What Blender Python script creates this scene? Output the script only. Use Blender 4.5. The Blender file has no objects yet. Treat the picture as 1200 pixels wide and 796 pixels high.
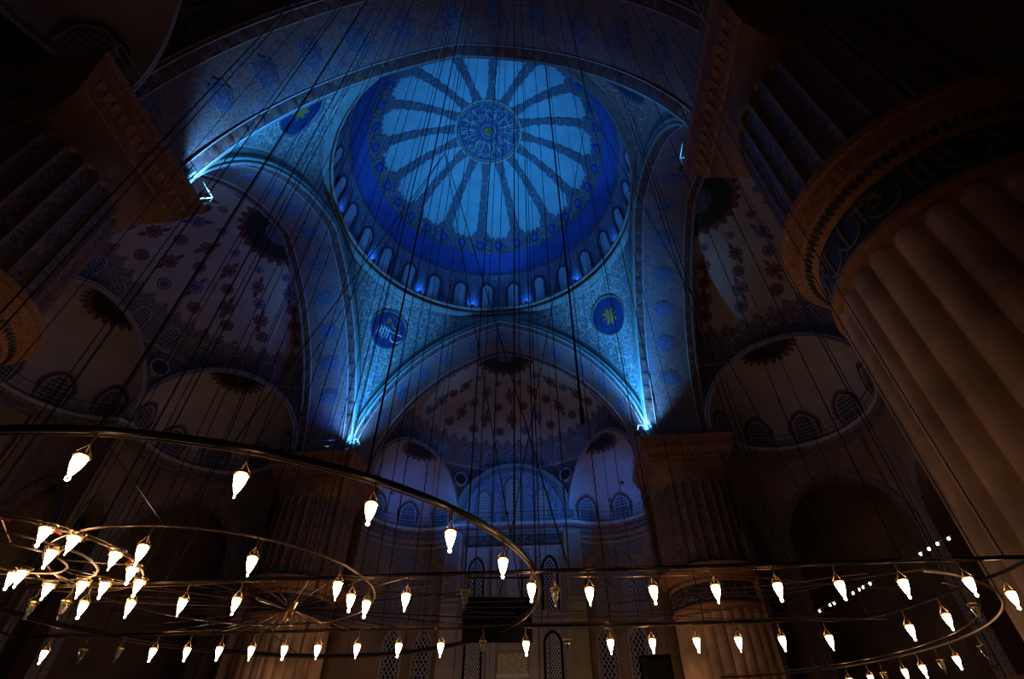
import bpy, math, random
import numpy as np
from math import sin, cos, pi, sqrt, radians, atan2, hypot
random.seed(7)
SC = bpy.context.scene
COL = SC.collection

# ------------------------------------------------------------------ camera
CAM = (4.534, -22.825, 1.6)
YAW, PITCH, ROLL, FPX = -0.0970, 0.7353, 0.004, 608.8
cam_d = bpy.data.cameras.new('camera')
cam_d.sensor_fit = 'HORIZONTAL'; cam_d.sensor_width = 36.0; cam_d.lens = FPX / 1200 * 36.0
cam_d.clip_start = 0.05; cam_d.clip_end = 300
cam = bpy.data.objects.new('camera', cam_d); COL.objects.link(cam)
from mathutils import Matrix, Vector
_f = Vector((sin(YAW) * cos(PITCH), cos(YAW) * cos(PITCH), sin(PITCH)))
_r = Vector((cos(YAW), -sin(YAW), 0)); _u = _r.cross(_f)
_r2 = _r * cos(ROLL) + _u * sin(ROLL); _u2 = -_r * sin(ROLL) + _u * cos(ROLL)
_m = Matrix((_r2, _u2, -_f)).transposed().to_4x4(); _m.translation = CAM
cam.matrix_world = _m
SC.camera = cam
# ------------------------------------------------------------------ world, exposure
w = bpy.data.worlds.new('night'); SC.world = w; w.use_nodes = True
w.node_tree.nodes['Background'].inputs[0].default_value = (0.02, 0.02, 0.03, 1)
w.node_tree.nodes['Background'].inputs[1].default_value = 0.015
SC.view_settings.view_transform = 'Standard'; SC.view_settings.look = 'None'
SC.view_settings.gamma = 1.0; SC.view_settings.use_curve_mapping = False
SC.view_settings.exposure = 0.0
SC.cycles.max_bounces = 6; SC.cycles.diffuse_bounces = 2; SC.cycles.glossy_bounces = 2; SC.cycles.use_denoising = True
LAMP_E = 22.0            # emission of the lit glass lamps
FLOOD = 1.55             # overall strength of the blue floodlights
BLUE = (0.020, 0.36, 1.0)
INDIGO = (0.035, 0.19, 1.0)

# ------------------------------------------------------------------ materials
def mat(name, col, rough=0.7, metal=0.0, emit=None, es=0.0, vary=0.0, vscale=1.0, bump=0.0):
    m = bpy.data.materials.new(name); m.use_nodes = True
    nt = m.node_tree; b = nt.nodes['Principled BSDF']
    b.inputs['Base Color'].default_value = (*col, 1); b.inputs['Roughness'].default_value = rough
    b.inputs['Metallic'].default_value = metal
    if emit:
        b.inputs['Emission Color'].default_value = (*emit, 1); b.inputs['Emission Strength'].default_value = es
    if vary or bump:
        tc = nt.nodes.new('ShaderNodeTexCoord'); n = nt.nodes.new('ShaderNodeTexNoise')
        n.inputs['Scale'].default_value = vscale; n.inputs['Detail'].default_value = 6
        nt.links.new(tc.outputs['Object'], n.inputs['Vector'])
        if vary:
            r = nt.nodes.new('ShaderNodeValToRGB')
            r.color_ramp.elements[0].position = 0.32; r.color_ramp.elements[1].position = 0.68
            r.color_ramp.elements[0].color = (*[c * (1 - vary) for c in col], 1)
            r.color_ramp.elements[1].color = (*[min(1, c * (1 + vary * .6)) for c in col], 1)
            nt.links.new(n.outputs['Fac'], r.inputs['Fac']); nt.links.new(r.outputs['Color'], b.inputs['Base Color'])
        if bump:
            bp = nt.nodes.new('ShaderNodeBump'); bp.inputs['Strength'].default_value = bump
            nt.links.new(n.outputs['Fac'], bp.inputs['Height']); nt.links.new(bp.outputs['Normal'], b.inputs['Normal'])
    return m

def ramp(nt, fac, stops, interp='CONSTANT'):
    r = nt.nodes.new('ShaderNodeValToRGB'); cr = r.color_ramp; cr.interpolation = interp
    while len(cr.elements) < len(stops): cr.elements.new(0.5)
    for e, (p, c) in zip(cr.elements, stops):
        e.position = p; e.color = (*c, 1) if len(c) == 3 else c
    nt.links.new(fac, r.inputs['Fac']); return r.outputs['Color']

def mix(nt, fac, a, b):
    n = nt.nodes.new('ShaderNodeMix'); n.data_type = 'RGBA'
    nt.links.new(fac, n.inputs[0])
    for s, i in ((a, 6), (b, 7)):
        if isinstance(s, tuple): n.inputs[i].default_value = (*s, 1)
        else: nt.links.new(s, n.inputs[i])
    return n.outputs[2]

def floral(name, ground, vine, flower, heart, scale=1.6, distort=0.35, big=None, rough=0.55, uv=False):
    """painted arabesque: scrolling vines with small round flowers (3-D so it wraps any surface)"""
    m = bpy.data.materials.new(name); m.use_nodes = True
    nt = m.node_tree; b = nt.nodes['Principled BSDF']; b.inputs['Roughness'].default_value = rough
    tc = nt.nodes.new('ShaderNodeTexCoord'); src = tc.outputs['UV' if uv else 'Object']
    nz = nt.nodes.new('ShaderNodeTexNoise'); nz.inputs['Scale'].default_value = scale * .9; nz.inputs['Detail'].default_value = 2
    nt.links.new(src, nz.inputs['Vector'])
    va = nt.nodes.new('ShaderNodeVectorMath'); va.operation = 'MULTIPLY_ADD'
    nt.links.new(nz.outputs['Color'], va.inputs[0]); va.inputs[1].default_value = (distort / scale * 2,) * 3
    nt.links.new(src, va.inputs[2])
    vec = va.outputs[0]
    v1 = nt.nodes.new('ShaderNodeTexVoronoi'); v1.feature = 'DISTANCE_TO_EDGE'; v1.inputs['Scale'].default_value = scale * 1.5
    v2 = nt.nodes.new('ShaderNodeTexVoronoi'); v2.feature = 'F1'; v2.inputs['Scale'].default_value = scale * 1.5
    v3 = nt.nodes.new('ShaderNodeTexVoronoi'); v3.feature = 'DISTANCE_TO_EDGE'; v3.inputs['Scale'].default_value = scale * 4.2
    v4 = nt.nodes.new('ShaderNodeTexVoronoi'); v4.feature = 'F1'; v4.inputs['Scale'].default_value = scale * 3.1
    for v in (v1, v2, v3, v4): nt.links.new(vec, v.inputs['Vector'])
    W, K = (1, 1, 1), (0, 0, 0)
    fine = ramp(nt, v3.outputs['Distance'], [(0, W), (0.055, K)])
    c = mix(nt, fine, ground, tuple(.5 * a + .5 * g for a, g in zip(vine, ground)))
    leaf = ramp(nt, v4.outputs['Distance'], [(0, W), (0.2, K), (0.27, W), (0.33, K)])
    c = mix(nt, leaf, c, vine)
    c = mix(nt, ramp(nt, v1.outputs['Distance'], [(0, W), (0.032, K)]), c, vine)
    c = mix(nt, ramp(nt, v2.outputs['Distance'], [(0, W), (0.34, K)]), c, flower)
    c = mix(nt, ramp(nt, v2.outputs['Distance'], [(0, W), (0.14, K), (.22, W), (.26, K)]), c, heart)
    nt.links.new(c, b.inputs['Base Color'])
    return m

def lattice_mat(name, light, dark, su, sv, hole=0.33):
    """plaster grille window: staggered glass holes in a pale sheet, in UV metres"""
    m = bpy.data.materials.new(name); m.use_nodes = True
    nt = m.node_tree; b = nt.nodes['Principled BSDF']; b.inputs['Roughness'].default_value = 0.4
    tc = nt.nodes.new('ShaderNodeTexCoord')
    mp = nt.nodes.new('ShaderNodeMapping'); mp.inputs['Scale'].default_value = (su, sv, 1)
    nt.links.new(tc.outputs['UV'], mp.inputs['Vector'])
    v = nt.nodes.new('ShaderNodeTexVoronoi'); v.inputs['Scale'].default_value = 1; v.inputs['Randomness'].default_value = 0.0
    v.voronoi_dimensions = '2D'
    nt.links.new(mp.outputs['Vector'], v.inputs['Vector'])
    c = ramp(nt, v.outputs['Distance'], [(0, dark), (hole, light)])
    nt.links.new(c, b.inputs['Base Color'])
    return m

M = {}
M['plaster_blue'] = mat('pale_dome_plaster', (0.27, 0.40, 0.46), .8, vary=.12, vscale=.9)
M['plaster'] = mat('lilac_white_plaster', (0.46, 0.39, 0.42), .85, vary=.14, vscale=.6)
M['plaster_brown'] = mat('brown_wall_plaster', (0.30, 0.19, 0.125), .85, vary=.35, vscale=.35, bump=.1)
M['stone'] = mat('cornice_stone', (0.50, 0.46, 0.42), .6, vary=.2, vscale=2)
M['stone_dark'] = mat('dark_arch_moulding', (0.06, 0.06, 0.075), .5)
M['marble'] = mat('pier_marble', (0.50, 0.295, 0.17), .6, vary=.6, vscale=.55, bump=.12)
M['rib'] = floral('rib_arabesque', (0.045, 0.045, 0.09), (0.20, 0.16, 0.17), (0.14, 0.14, 0.30), (0.26, 0.12, 0.10), 2.2)
M['border'] = floral('rosette_border', (0.05, 0.04, 0.07), (0.30, 0.20, 0.20), (0.09, 0.12, 0.42), (0.3, 0.14, 0.1), 1.5)
M['blueband'] = mat('plain_cobalt_band', (0.05, 0.085, 0.36), .6, vary=.2, vscale=1.2)
M['winband'] = floral('window_band', (0.09, 0.10, 0.24), (0.40, 0.28, 0.28), (0.10, 0.20, 0.55), (0.42, 0.28, 0.26), 1.7)
M['domepane'] = lattice_mat('dome_window_grille', (0.62, 0.68, 0.74), (0.07, 0.10, 0.22), 4.6, 4.0, .26)
M['frame_dark'] = mat('dark_window_outline', (0.04, 0.035, 0.06), .5)
M['pend'] = floral('pendentive_tile', (0.13, 0.17, 0.20), (0.52, 0.56, 0.56), (0.10, 0.14, 0.32), (0.5, 0.5, 0.45), 1.1)
M['pend_plain'] = mat('pendentive_plain_edge', (0.14, 0.19, 0.20), .6, vary=.25, vscale=1.4)
M['line'] = mat('pale_painted_line', (0.55, 0.56, 0.56), .6)
M['roundel'] = mat('cobalt_roundel', (0.022, 0.04, 0.16), .5, vary=.3, vscale=2)
M['gold'] = mat('dull_gold', (0.42, 0.27, 0.07), .45, metal=.3)
M['palegold'] = mat('pale_gold_script', (0.42, 0.41, 0.33), .45)
M['soffit'] = floral('arch_soffit_arabesque', (0.26, 0.19, 0.17), (0.05, 0.07, 0.20), (0.26, 0.075, 0.05), (0.07, 0.11, 0.30), 2.1)
M['soffit_border'] = floral('arch_border_rosettes', (0.13, 0.05, 0.035), (0.04, 0.04, 0.09), (0.20, 0.12, 0.09), (0.05, 0.06, 0.16), 1.1, .1)
M['soffit_medal'] = floral('soffit_medallion', (0.035, 0.05, 0.15), (0.20, 0.22, 0.36), (0.05, 0.07, 0.25), (0.22, 0.20, 0.28), 2.6)
M['frieze'] = floral('semi_dome_frieze', (0.12, 0.075, 0.10), (0.30, 0.26, 0.32), (0.08, 0.07, 0.17), (0.28, 0.13, 0.12), 1.9)
M['wine'] = mat('wine_red_paint', (0.15, 0.055, 0.065), .7, vary=.3, vscale=4)
M['wine_light'] = mat('rose_paint', (0.29, 0.17, 0.18), .7)
M['indigo'] = mat('indigo_paint', (0.09, 0.09, 0.24), .7, vary=.2, vscale=4)
M['black_green'] = mat('dark_green_medallion', (0.018, 0.022, 0.016), .6)
M['lilac_line'] = mat('lilac_moulding', (0.40, 0.37, 0.44), .6)
M['pane_dark'] = lattice_mat('night_window_grille', (0.26, 0.24, 0.32), (0.02, 0.02, 0.05), 4.2, 3.4, .36)
M['pane_blue'] = lattice_mat('tiled_window_grille', (0.35, 0.42, 0.5), (0.03, 0.05, 0.12), 4.2, 3.4, .36)
M['iznik'] = floral('iznik_tile', (0.36, 0.40, 0.42), (0.06, 0.10, 0.35), (0.10, 0.16, 0.45), (0.30, 0.09, 0.06), 1.9)
M['redband'] = floral('red_capital_band', (0.26, 0.075, 0.03), (0.42, 0.21, 0.09), (0.15, 0.04, 0.025), (0.38, 0.22, 0.10), 2.6)
M['leafband'] = mat('carved_leaf_edge', (0.36, 0.15, 0.07), .6, vary=.3, vscale=6)
M['script_band'] = mat('navy_script_band', (0.03, 0.028, 0.042), .5)
M['script'] = mat('brown_gold_script', (0.22, 0.14, 0.085), .5)
M['flute_in'] = floral('flute_panel_arabesque', (0.055, 0.03, 0.028), (0.22, 0.14, 0.115), (0.13, 0.055, 0.04), (0.24, 0.17, 0.15), 1.5)
M['flute_ridge'] = mat('flute_ridge', (0.21, 0.10, 0.055), .6, vary=.3, vscale=3)
M['bracket'] = mat('ochre_bracket', (0.23, 0.115, 0.055), .7, vary=.35, vscale=1.2)
M['cornice_paint'] = floral('painted_pier_cornice', (0.15, 0.06, 0.035), (0.34, 0.17, 0.09), (0.22, 0.10, 0.05), (0.07, 0.04, 0.04), 1.9)
M['band_bw'] = floral('grey_scroll_band', (0.28, 0.24, 0.24), (0.045, 0.045, 0.06), (0.07, 0.06, 0.08), (0.34, 0.30, 0.30), 2.1)
M['wall_tile'] = floral('wall_tile', (0.26, 0.20, 0.19), (0.12, 0.10, 0.13), (0.22, 0.15, 0.13), (0.10, 0.09, 0.14), 2.4)
M['wall_stone'] = mat('grey_wall_marble', (0.34, 0.28, 0.26), .6, vary=.2, vscale=.8)
M['pilaster'] = mat('olive_pilaster', (0.30, 0.24, 0.11), .6, vary=.25, vscale=.8)
M['glass_night'] = mat('night_glass', (0.012, 0.012, 0.018), .15)
M['iron'] = mat('black_iron', (0.045, 0.035, 0.03), .38, metal=.85)
M['rod'] = mat('bronzed_steel', (0.26, 0.165, 0.105), .38, metal=.9)
M['rod_dark'] = mat('dark_steel', (0.035, 0.025, 0.02), .38, metal=.85)
M['cable'] = mat('dark_cable', (0.012, 0.011, 0.012), .6)
M['brass'] = mat('brass', (0.55, 0.34, 0.12), .3, metal=.95)
M['lit'] = mat('lit_lamp_glass', (0.9, 0.8, 0.6), .2, emit=(1.0, 0.66, 0.36), es=LAMP_E)
M['lit_boosted'] = mat('boosted_ring_lamp_glass', (0.9, 0.8, 0.6), .2, emit=(1.0, 0.66, 0.36), es=LAMP_E * 3.8)  # set brighter than the lamps in view, so the added ring reaches the far walls
M['clear'] = mat('clear_lamp_glass', (0.75, 0.7, 0.66), .05)
_b = M['clear'].node_tree.nodes['Principled BSDF']; _b.inputs['Transmission Weight'].default_value = 0.92; _b.inputs['IOR'].default_value = 1.3
M['black'] = mat('black_plastic', (0.006, 0.006, 0.007), .55)
_b = M['black'].node_tree.nodes['Principled BSDF']; _b.inputs['Specular IOR Level'].default_value = .05; _b.inputs['Roughness'].default_value = .9
M['carpet'] = floral('red_carpet', (0.19, 0.03, 0.02), (0.05, 0.05, 0.14), (0.26, 0.12, 0.06), (0.1, 0.02, 0.02), 1.2)
M['white_paint'] = mat('white_rail_paint', (0.22, 0.23, 0.23), .4)
M['housing'] = mat('grey_floodlight_housing', (0.12, 0.12, 0.13), .4)
M['lens'] = mat('floodlight_lens', (0.5, 0.7, 0.9), .2, emit=(0.45, 0.75, 1.0), es=3.0)
M['mihrab'] = mat('mihrab_veined_marble', (0.50, 0.42, 0.26), .5, vary=.4, vscale=5)
M['red_tape'] = mat('red_tape', (0.35, 0.03, 0.03), .5)

# ------------------------------------------------------------------ mesh builder
class MB:
    def __init__(s): s.v = []; s.f = []; s.mi = []; s.uv = []; s.has_uv = False
    def add(s, vs, fs, mi=0, uvs=None):
        o = len(s.v); s.v.extend([tuple(p) for p in vs])
        s.uv.extend(uvs if uvs else [(0, 0)] * len(vs))
        if uvs: s.has_uv = True
        s.f.extend([tuple(i + o for i in f) for f in fs])
        s.mi.extend([mi] * len(fs) if isinstance(mi, int) else mi)
        return s
    def grid(s, fn, us, vs, mi=0, closed_u=False, uvfn=None, skip=None):
        nu, nv = len(us), len(vs); P = []; U = []
        for u in us:
            for v in vs:
                P.append(fn(u, v)); U.append(uvfn(u, v) if uvfn else (0, 0))
        F = []; mm = []
        for i in range(nu if closed_u else nu - 1):
            for j in range(nv - 1):
                if skip and skip(i, j): continue
                a = i * nv + j; b = ((i + 1) % nu) * nv + j
                F.append((a, b, b + 1, a + 1)); mm.append(mi(i, j) if callable(mi) else mi)
        return s.add(P, F, mm, U if uvfn else None)
    def strip(s, A, B, mi=0, closed=False):
        n = len(A); F = []
        for i in range(n if closed else n - 1):
            j = (i + 1) % n; F.append((i, j, n + j, n + i))
        return s.add(list(A) + list(B), F, mi)
    def band(s, m, A, B, d0, d1, mi=0, closed=False):
        """raised flat band: 2-D outlines A (outer) and B (inner) on mapping m, from depth d0 to d1"""
        a1 = [m(x, y, d1) for x, y in A]; b1 = [m(x, y, d1) for x, y in B]
        a0 = [m(x, y, d0) for x, y in A]; b0 = [m(x, y, d0) for x, y in B]
        s.strip(a1, b1, mi, closed); s.strip(a0, a1, mi, closed); s.strip(b1, b0, mi, closed); return s
    def box(s, x0, x1, y0, y1, z0, z1, mi=0):
        V = [(x, y, z) for x in (x0, x1) for y in (y0, y1) for z in (z0, z1)]
        return s.add(V, [(0, 1, 3, 2), (4, 6, 7, 5), (0, 4, 5, 1), (2, 3, 7, 6), (0, 2, 6, 4), (1, 5, 7, 3)], mi)
    def tube(s, pts, r, n=6, mi=0, closed=False, caps=True):
        pts = [Vector(p) for p in pts]; N = len(pts); V = []
        for i, p in enumerate(pts):
            if closed: t = pts[(i + 1) % N] - pts[i - 1]
            else: t = pts[min(i + 1, N - 1)] - pts[max(i - 1, 0)]
            t.normalize()
            up = Vector((0, 0, 1)) if abs(t.z) < .95 else Vector((1, 0, 0))
            a = t.cross(up).normalized(); b = a.cross(t)
            rr = r[i] if isinstance(r, (list, tuple)) else r
            for k in range(n):
                g = 2 * pi * k / n; V.append(p + a * (rr * cos(g)) + b * (rr * sin(g)))
        F = []
        for i in range(N if closed else N - 1):
            j = (i + 1) % N
            for k in range(n):
                l = (k + 1) % n; F.append((i * n + k, i * n + l, j * n + l, j * n + k))
        if caps and not closed:
            F.append(tuple(range(n - 1, -1, -1))); F.append(tuple((N - 1) * n + k for k in range(n)))
        return s.add(V, F, mi)
    def lathe(s, prof, n=24, c=(0, 0), mi=0, a0=0, a1=2 * pi):
        full = abs(a1 - a0 - 2 * pi) < 1e-6
        us = [a0 + (a1 - a0) * i / n for i in range(n if full else n + 1)]
        P = [(c[0] + r * cos(u), c[1] + r * sin(u), z) for u in us for r, z in prof]
        nv = len(prof); F = []; mm = []
        for i in range(n):
            a = i; b = (i + 1) % len(us)
            for j in range(nv - 1):
                F.append((a * nv + j, b * nv + j, b * nv + j + 1, a * nv + j + 1))
                mm.append(mi[j] if isinstance(mi, (list, tuple)) else mi)
        return s.add(P, F, mm)
    def build(s, name, mats, parent=None, smooth=True, angle=35):
        me = bpy.data.meshes.new(name)
        me.from_pydata(s.v, [], s.f)
        for k in (mats if isinstance(mats, (list, tuple)) else [mats]): me.materials.append(M[k])
        me.polygons.foreach_set('material_index', s.mi)
        if s.has_uv:
            uvl = me.uv_layers.new(name='UVMap')
            li = np.empty(len(me.loops), dtype=np.int32); me.loops.foreach_get('vertex_index', li)
            uvl.data.foreach_set('uv', np.array(s.uv, dtype=np.float32)[li].ravel())
        if smooth:
            me.polygons.foreach_set('use_smooth', [True] * len(me.polygons))
            me.set_sharp_from_angle(angle=radians(angle))
        me.update()
        o = bpy.data.objects.new(name, me); COL.objects.link(o)
        if parent is not None: o.parent = parent
        return o

ORD = ['first', 'second', 'third', 'fourth', 'fifth', 'sixth', 'seventh', 'eighth', 'ninth', 'tenth', 'eleventh', 'twelfth', 'thirteenth', 'fourteenth', 'fifteenth', 'sixteenth', 'seventeenth', 'eighteenth', 'nineteenth', 'twentieth', 'twenty-first', 'twenty-second']
def tag(o, label, cat, group=None, kind=None):
    o['label'] = label; o['category'] = cat
    if group: o['group'] = group
    if kind: o['kind'] = kind
    return o
def empty(name, loc=(0, 0, 0), rz=0):
    o = bpy.data.objects.new(name, None); COL.objects.link(o)
    o.location = loc; o.rotation_euler = (0, 0, rz); o.empty_display_size = .3
    return o
def copy_tree(o, parent=None, drop=None):
    c = o.copy(); COL.objects.link(c); c.parent = parent
    for ch in list(o.children):
        if drop and drop(ch): continue
        copy_tree(ch, c, drop)
    return c
def inst(o, parent, rz=0):
    c = o.copy(); COL.objects.link(c); c.parent = parent; c.rotation_euler = (0, 0, rz); return c
def lin(a, b, n): return [a + (b - a) * i / n for i in range(n + 1)]

# 2-D outlines
def arch2(w, h, hs, n=12, p=1.55, q=.6):
    pts = [(-w, 0), (-w, hs)]
    for i in range(1, 2 * n):
        b = -pi / 2 + pi * i / (2 * n); x = w * sin(b)
        pts.append((x, hs + (h - hs) * (1 - abs(sin(b)) ** p) ** q))
    return pts + [(w, hs), (w, 0)]
def shift(o, u, v): return [(x + u, y + v) for x, y in o]
def arch_top(x, w, h, hs, p=1.55, q=.6):
    k = min(1, abs(x) / w); return hs + (h - hs) * (1 - k ** p) ** q
def rosette2(R, k=8, amp=.12, n=32, ph=0): return [(R * (1 + amp * cos(k * 2 * pi * i / n + ph)) * cos(2 * pi * i / n), R * (1 + amp * cos(k * 2 * pi * i / n + ph)) * sin(2 * pi * i / n)) for i in range(n)]
def fan(mb, m, out, d, mi=0, c=(0, 0), scale_in=0.0, rim=True):
    """filled outline on mapping m (2 rings so that it hugs curved surfaces), with a short side wall"""
    n = len(out)
    mid = [(c[0] + (x - c[0]) * .5, c[1] + (y - c[1]) * .5) for x, y in out]
    P = [m(*c, d)] + [m(x, y, d) for x, y in mid] + [m(x, y, d) for x, y in out]
    F = []
    for i in range(n):
        j = (i + 1) % n; F.append((0, 1 + i, 1 + j)); F.append((1 + i, 1 + n + i, 1 + n + j, 1 + j))
    mb.add(P, F, mi)
    if rim: mb.strip([m(x, y, d) for x, y in out], [m(x, y, 0) for x, y in out], mi, closed=True)
def medal(mb, m, R, u=0, v=0, d=.03, k=8, amp=.1, mis=(0, 1, 2), n=32, sv=1.0):
    for f, mi, dd in ((1, mis[0], d), (.74, mis[1], d + .012), (.6, mis[0], d + .024), (.3, mis[2], d + .036)):
        fan(mb, m, [(u + x, v + y * sv) for x, y in rosette2(R * f, k, amp if f > .5 else .2, n)], dd, mi, (u, v), rim=(f == 1))
def pane(mb, m, w, h, hs, u=0, v=0, d=0.02, nu=8, nv=6, mi=0):
    us = lin(-w, w, nu)
    mb.grid(lambda x, t: m(u + x, v + t * arch_top(x, w, h, hs), d), us, lin(0, 1, nv), mi,
            uvfn=lambda x, t: (x + 10, t * arch_top(x, w, h, hs) + 10))
def wframe(mb, m, w, h, hs, fw, u=0, v=0, d0=0, d1=.08, mi=0, n=8):
    mb.band(m, shift(arch2(w + fw, h + fw, hs, n), u, v), shift(arch2(w, h, hs, n), u, v), d0, d1, mi)
def lattice(mb, m, w, h, hs, u, v, step, bw, d, mi=0):
    """criss-cross bars clipped to an arch"""
    for sgn in (1, -1):
        c = -h - w
        while c < h + w:
            seg = []
            for i in range(41):
                x = -w + 2 * w * i / 40; y = c + sgn * x * 1.5
                if 0 <= y <= arch_top(x, w, h, hs): seg.append((x, y))
            if len(seg) > 1:
                (x0, y0), (x1, y1) = seg[0], seg[-1]
                L = hypot(x1 - x0, y1 - y0) or 1; nx, ny = -(y1 - y0) / L * bw, (x1 - x0) / L * bw
                k = 3
                A = [(x0 + (x1 - x0) * i / k + nx + u, y0 + (y1 - y0) * i / k + ny + v) for i in range(k + 1)]
                B = [(x0 + (x1 - x0) * i / k - nx + u, y0 + (y1 - y0) * i / k - ny + v) for i in range(k + 1)]
                mb.band(m, A, B, 0, d, mi)
            c += step
def squiggle(mb, m, pts, wd, d, mi=0):
    A, B = [], []
    for i, (x, y) in enumerate(pts):
        x0, y0 = pts[max(0, i - 1)]; x1, y1 = pts[min(len(pts) - 1, i + 1)]
        L = hypot(x1 - x0, y1 - y0) or 1
        t = wd * (.35 + .65 * sin(pi * (i + .6) / (len(pts) + .2)))
        A.append((x - (y1 - y0) / L * t, y + (x1 - x0) / L * t)); B.append((x + (y1 - y0) / L * t, y - (x1 - x0) / L * t))
    mb.band(m, A, B, 0, d, mi)
def script_line(mb, m, u0, u1, v0, h, wd, d, seed, mi=0):
    """a run of flowing thuluth-like strokes: tall shafts, bowls, sweeps and dots"""
    R = random.Random(seed); u = u0
    while u < u1:
        k = R.random(); s = h * R.uniform(.28, .42)
        if k < .4:
            squiggle(mb, m, [(u + .1 * s * sin(3 * t), v0 + h * (.12 + .82 * t)) for t in lin(0, 1, 5)], wd, d, mi); u += s * R.uniform(.5, .8)
        elif k < .8:
            squiggle(mb, m, [(u + s * (1 - cos(t)), v0 + h * .42 - s * .9 * sin(t)) for t in lin(-.3, pi * .95, 9)], wd, d, mi); u += s * 1.3
        else:
            squiggle(mb, m, [(u + s * .45 * cos(t), v0 + h * .55 + s * .4 * sin(t)) for t in lin(0, 5.6, 10)], wd * .8, d, mi); u += s * 1.0
        if R.random() < .4: squiggle(mb, m, [(u - .5 * s, v0 + h * R.uniform(.6, .9)), (u, v0 + h * .75), (u + .6 * s, v0 + h * R.uniform(.65, .95))], wd * .8, d, mi)
        if R.random() < .5:
            x, y = u - .2 * s, v0 + h * R.choice((.08, .95)); mb.band(m, [(x - wd, y), (x, y + wd * 1.3)], [(x, y - wd * 1.3), (x + wd, y)], 0, d, mi)

# ------------------------------------------------------------------ key dimensions (metres)
A_ = 11.4                       # half side of the square under the dome
ZC = 21.76                      # top of the pier cornices
ARC_E, ARC_Z = 4.0, 19.9        # arch centres (two-centred, pointed)
def arch_x(z, rho): return sqrt(max(rho * rho - (z - ARC_Z) ** 2, 0)) - ARC_E
def arch_z(x, rho): return ARC_Z + sqrt(max(rho * rho - (abs(x) + ARC_E) ** 2, 0))
def arch_pts(rho, n=28, z0=ZC):
    """points (x, z) along the whole pointed arch from left foot to right foot"""
    b0 = math.asin((z0 - ARC_Z) / rho); b1 = math.acos(ARC_E / rho)
    R = [(-ARC_E + rho * cos(b), ARC_Z + rho * sin(b)) for b in lin(b0, b1, n)]
    return [(-x, z) for x, z in R] + R[::-1][1:]
RD, ZD, HD = 11.9, 37.0, 12.15  # dome radius, springing height, rise
YS = 16.0                       # centre line of the half domes
SIDES = {'front': 0.0, 'left': pi / 2, 'back': pi, 'right': -pi / 2}

# ------------------------------------------------------------------ floor and outer walls
g = MB().box(-36, 36, -36, 36, -.3, 0); tag(g.build('floor', 'carpet', smooth=False), 'red patterned carpet floor of the prayer hall', 'floor', kind='structure')
for nm, bx in (('wall_outer_left', (-36.4, -36, -36, 36)), ('wall_outer_right', (36, 36.4, -36, 36)), ('wall_outer_back', (-36, 36, -36.4, -36)), ('wall_outer_front', (-36, 36, 36, 36.4))):
    tag(MB().box(*bx, 0, 30).build(nm, 'plaster_brown', smooth=False), 'dark outer masonry wall behind the %s galleries' % nm.split('_')[-1], 'wall', kind='structure')

# ------------------------------------------------------------------ central dome
def m_dome(u, v, d):            # u metres round the springing, v metres up the meridian, d metres towards the inside
    th = u / RD; t = v / 12.02
    r = (RD - d) * cos(t); z = ZD + (HD - d) * sin(t)
    return (-r * sin(th), r * cos(th), z)
D2 = 12.02 * pi / 180
def m_domep(th, td, d=0): return m_dome(th * RD, td * D2, d)
dome = MB().grid(lambda a, t: m_domep(a, t), lin(0, 2 * pi, 96), lin(20, 90, 36)).build('ceiling_central_dome', 'plaster_blue')
tag(dome, 'large central dome with pale blue panels between sixteen painted ribs', 'dome', kind='structure')
MB().grid(lambda a, t: m_domep(a, t), lin(0, 2 * pi, 112), lin(-3, 21, 6)).build('window_band', 'winband', dome)
MB().grid(lambda a, t: m_domep(a, t, .03), lin(0, 2 * pi, 112), lin(20.6, 32, 6)).build('cobalt_band', 'blueband', dome)
g = MB()
for t0, t1, d in ((20.0, 20.8, .09), (31.6, 32.2, .07)):
    g.strip([m_domep(a, t0, 0) for a in lin(0, 2 * pi, 112)], [m_domep(a, t0, d) for a in lin(0, 2 * pi, 112)])
    g.strip([m_domep(a, t0, d) for a in lin(0, 2 * pi, 112)], [m_domep(a, t1, d) for a in lin(0, 2 * pi, 112)])
g.build('band_edge_line', 'rib', dome)
# scalloped rosette border above the cobalt band
def scal(a):                    # border height by angle: rises towards each rib with small cusps
    k = abs(((a / (2 * pi) * 16 - .5) % 1) - .5) * 2      # 0 at panel middle, 1 at the rib
    k = 1 - k
    return 38.2 + 8.5 * max(0, 1 - k * 1.75) ** 1.15 + 1.8 * abs(sin(k * pi * 3.5))
N = 16 * 24
g = MB(); aa = lin(0, 2 * pi, N)
g.grid(lambda a, t: m_domep(a, 32 + (scal(a) - 32) * t, .05), aa, lin(0, 1, 4))
g.strip([m_domep(a, scal(a), .05) for a in aa], [m_domep(a, scal(a), -.02) for a in aa])
g.build('rosette_border', 'border', dome)
# blue roundels in the border under each rib
g = MB(); fan(g, lambda u, v, d: m_dome(u, v + 35.6 * D2, d), rosette2(.5, 8, .08, 24), .09, 0); fan(g, lambda u, v, d: m_dome(u, v + 35.6 * D2, d), rosette2(.28, 6, .15, 18), .11, 1)
ro = g.build('border_rosette', ['roundel', 'blueband'], dome); ro.rotation_euler.z = pi / 16
for k in range(1, 32): inst(ro, dome, pi / 16 + k * pi / 16)
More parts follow.
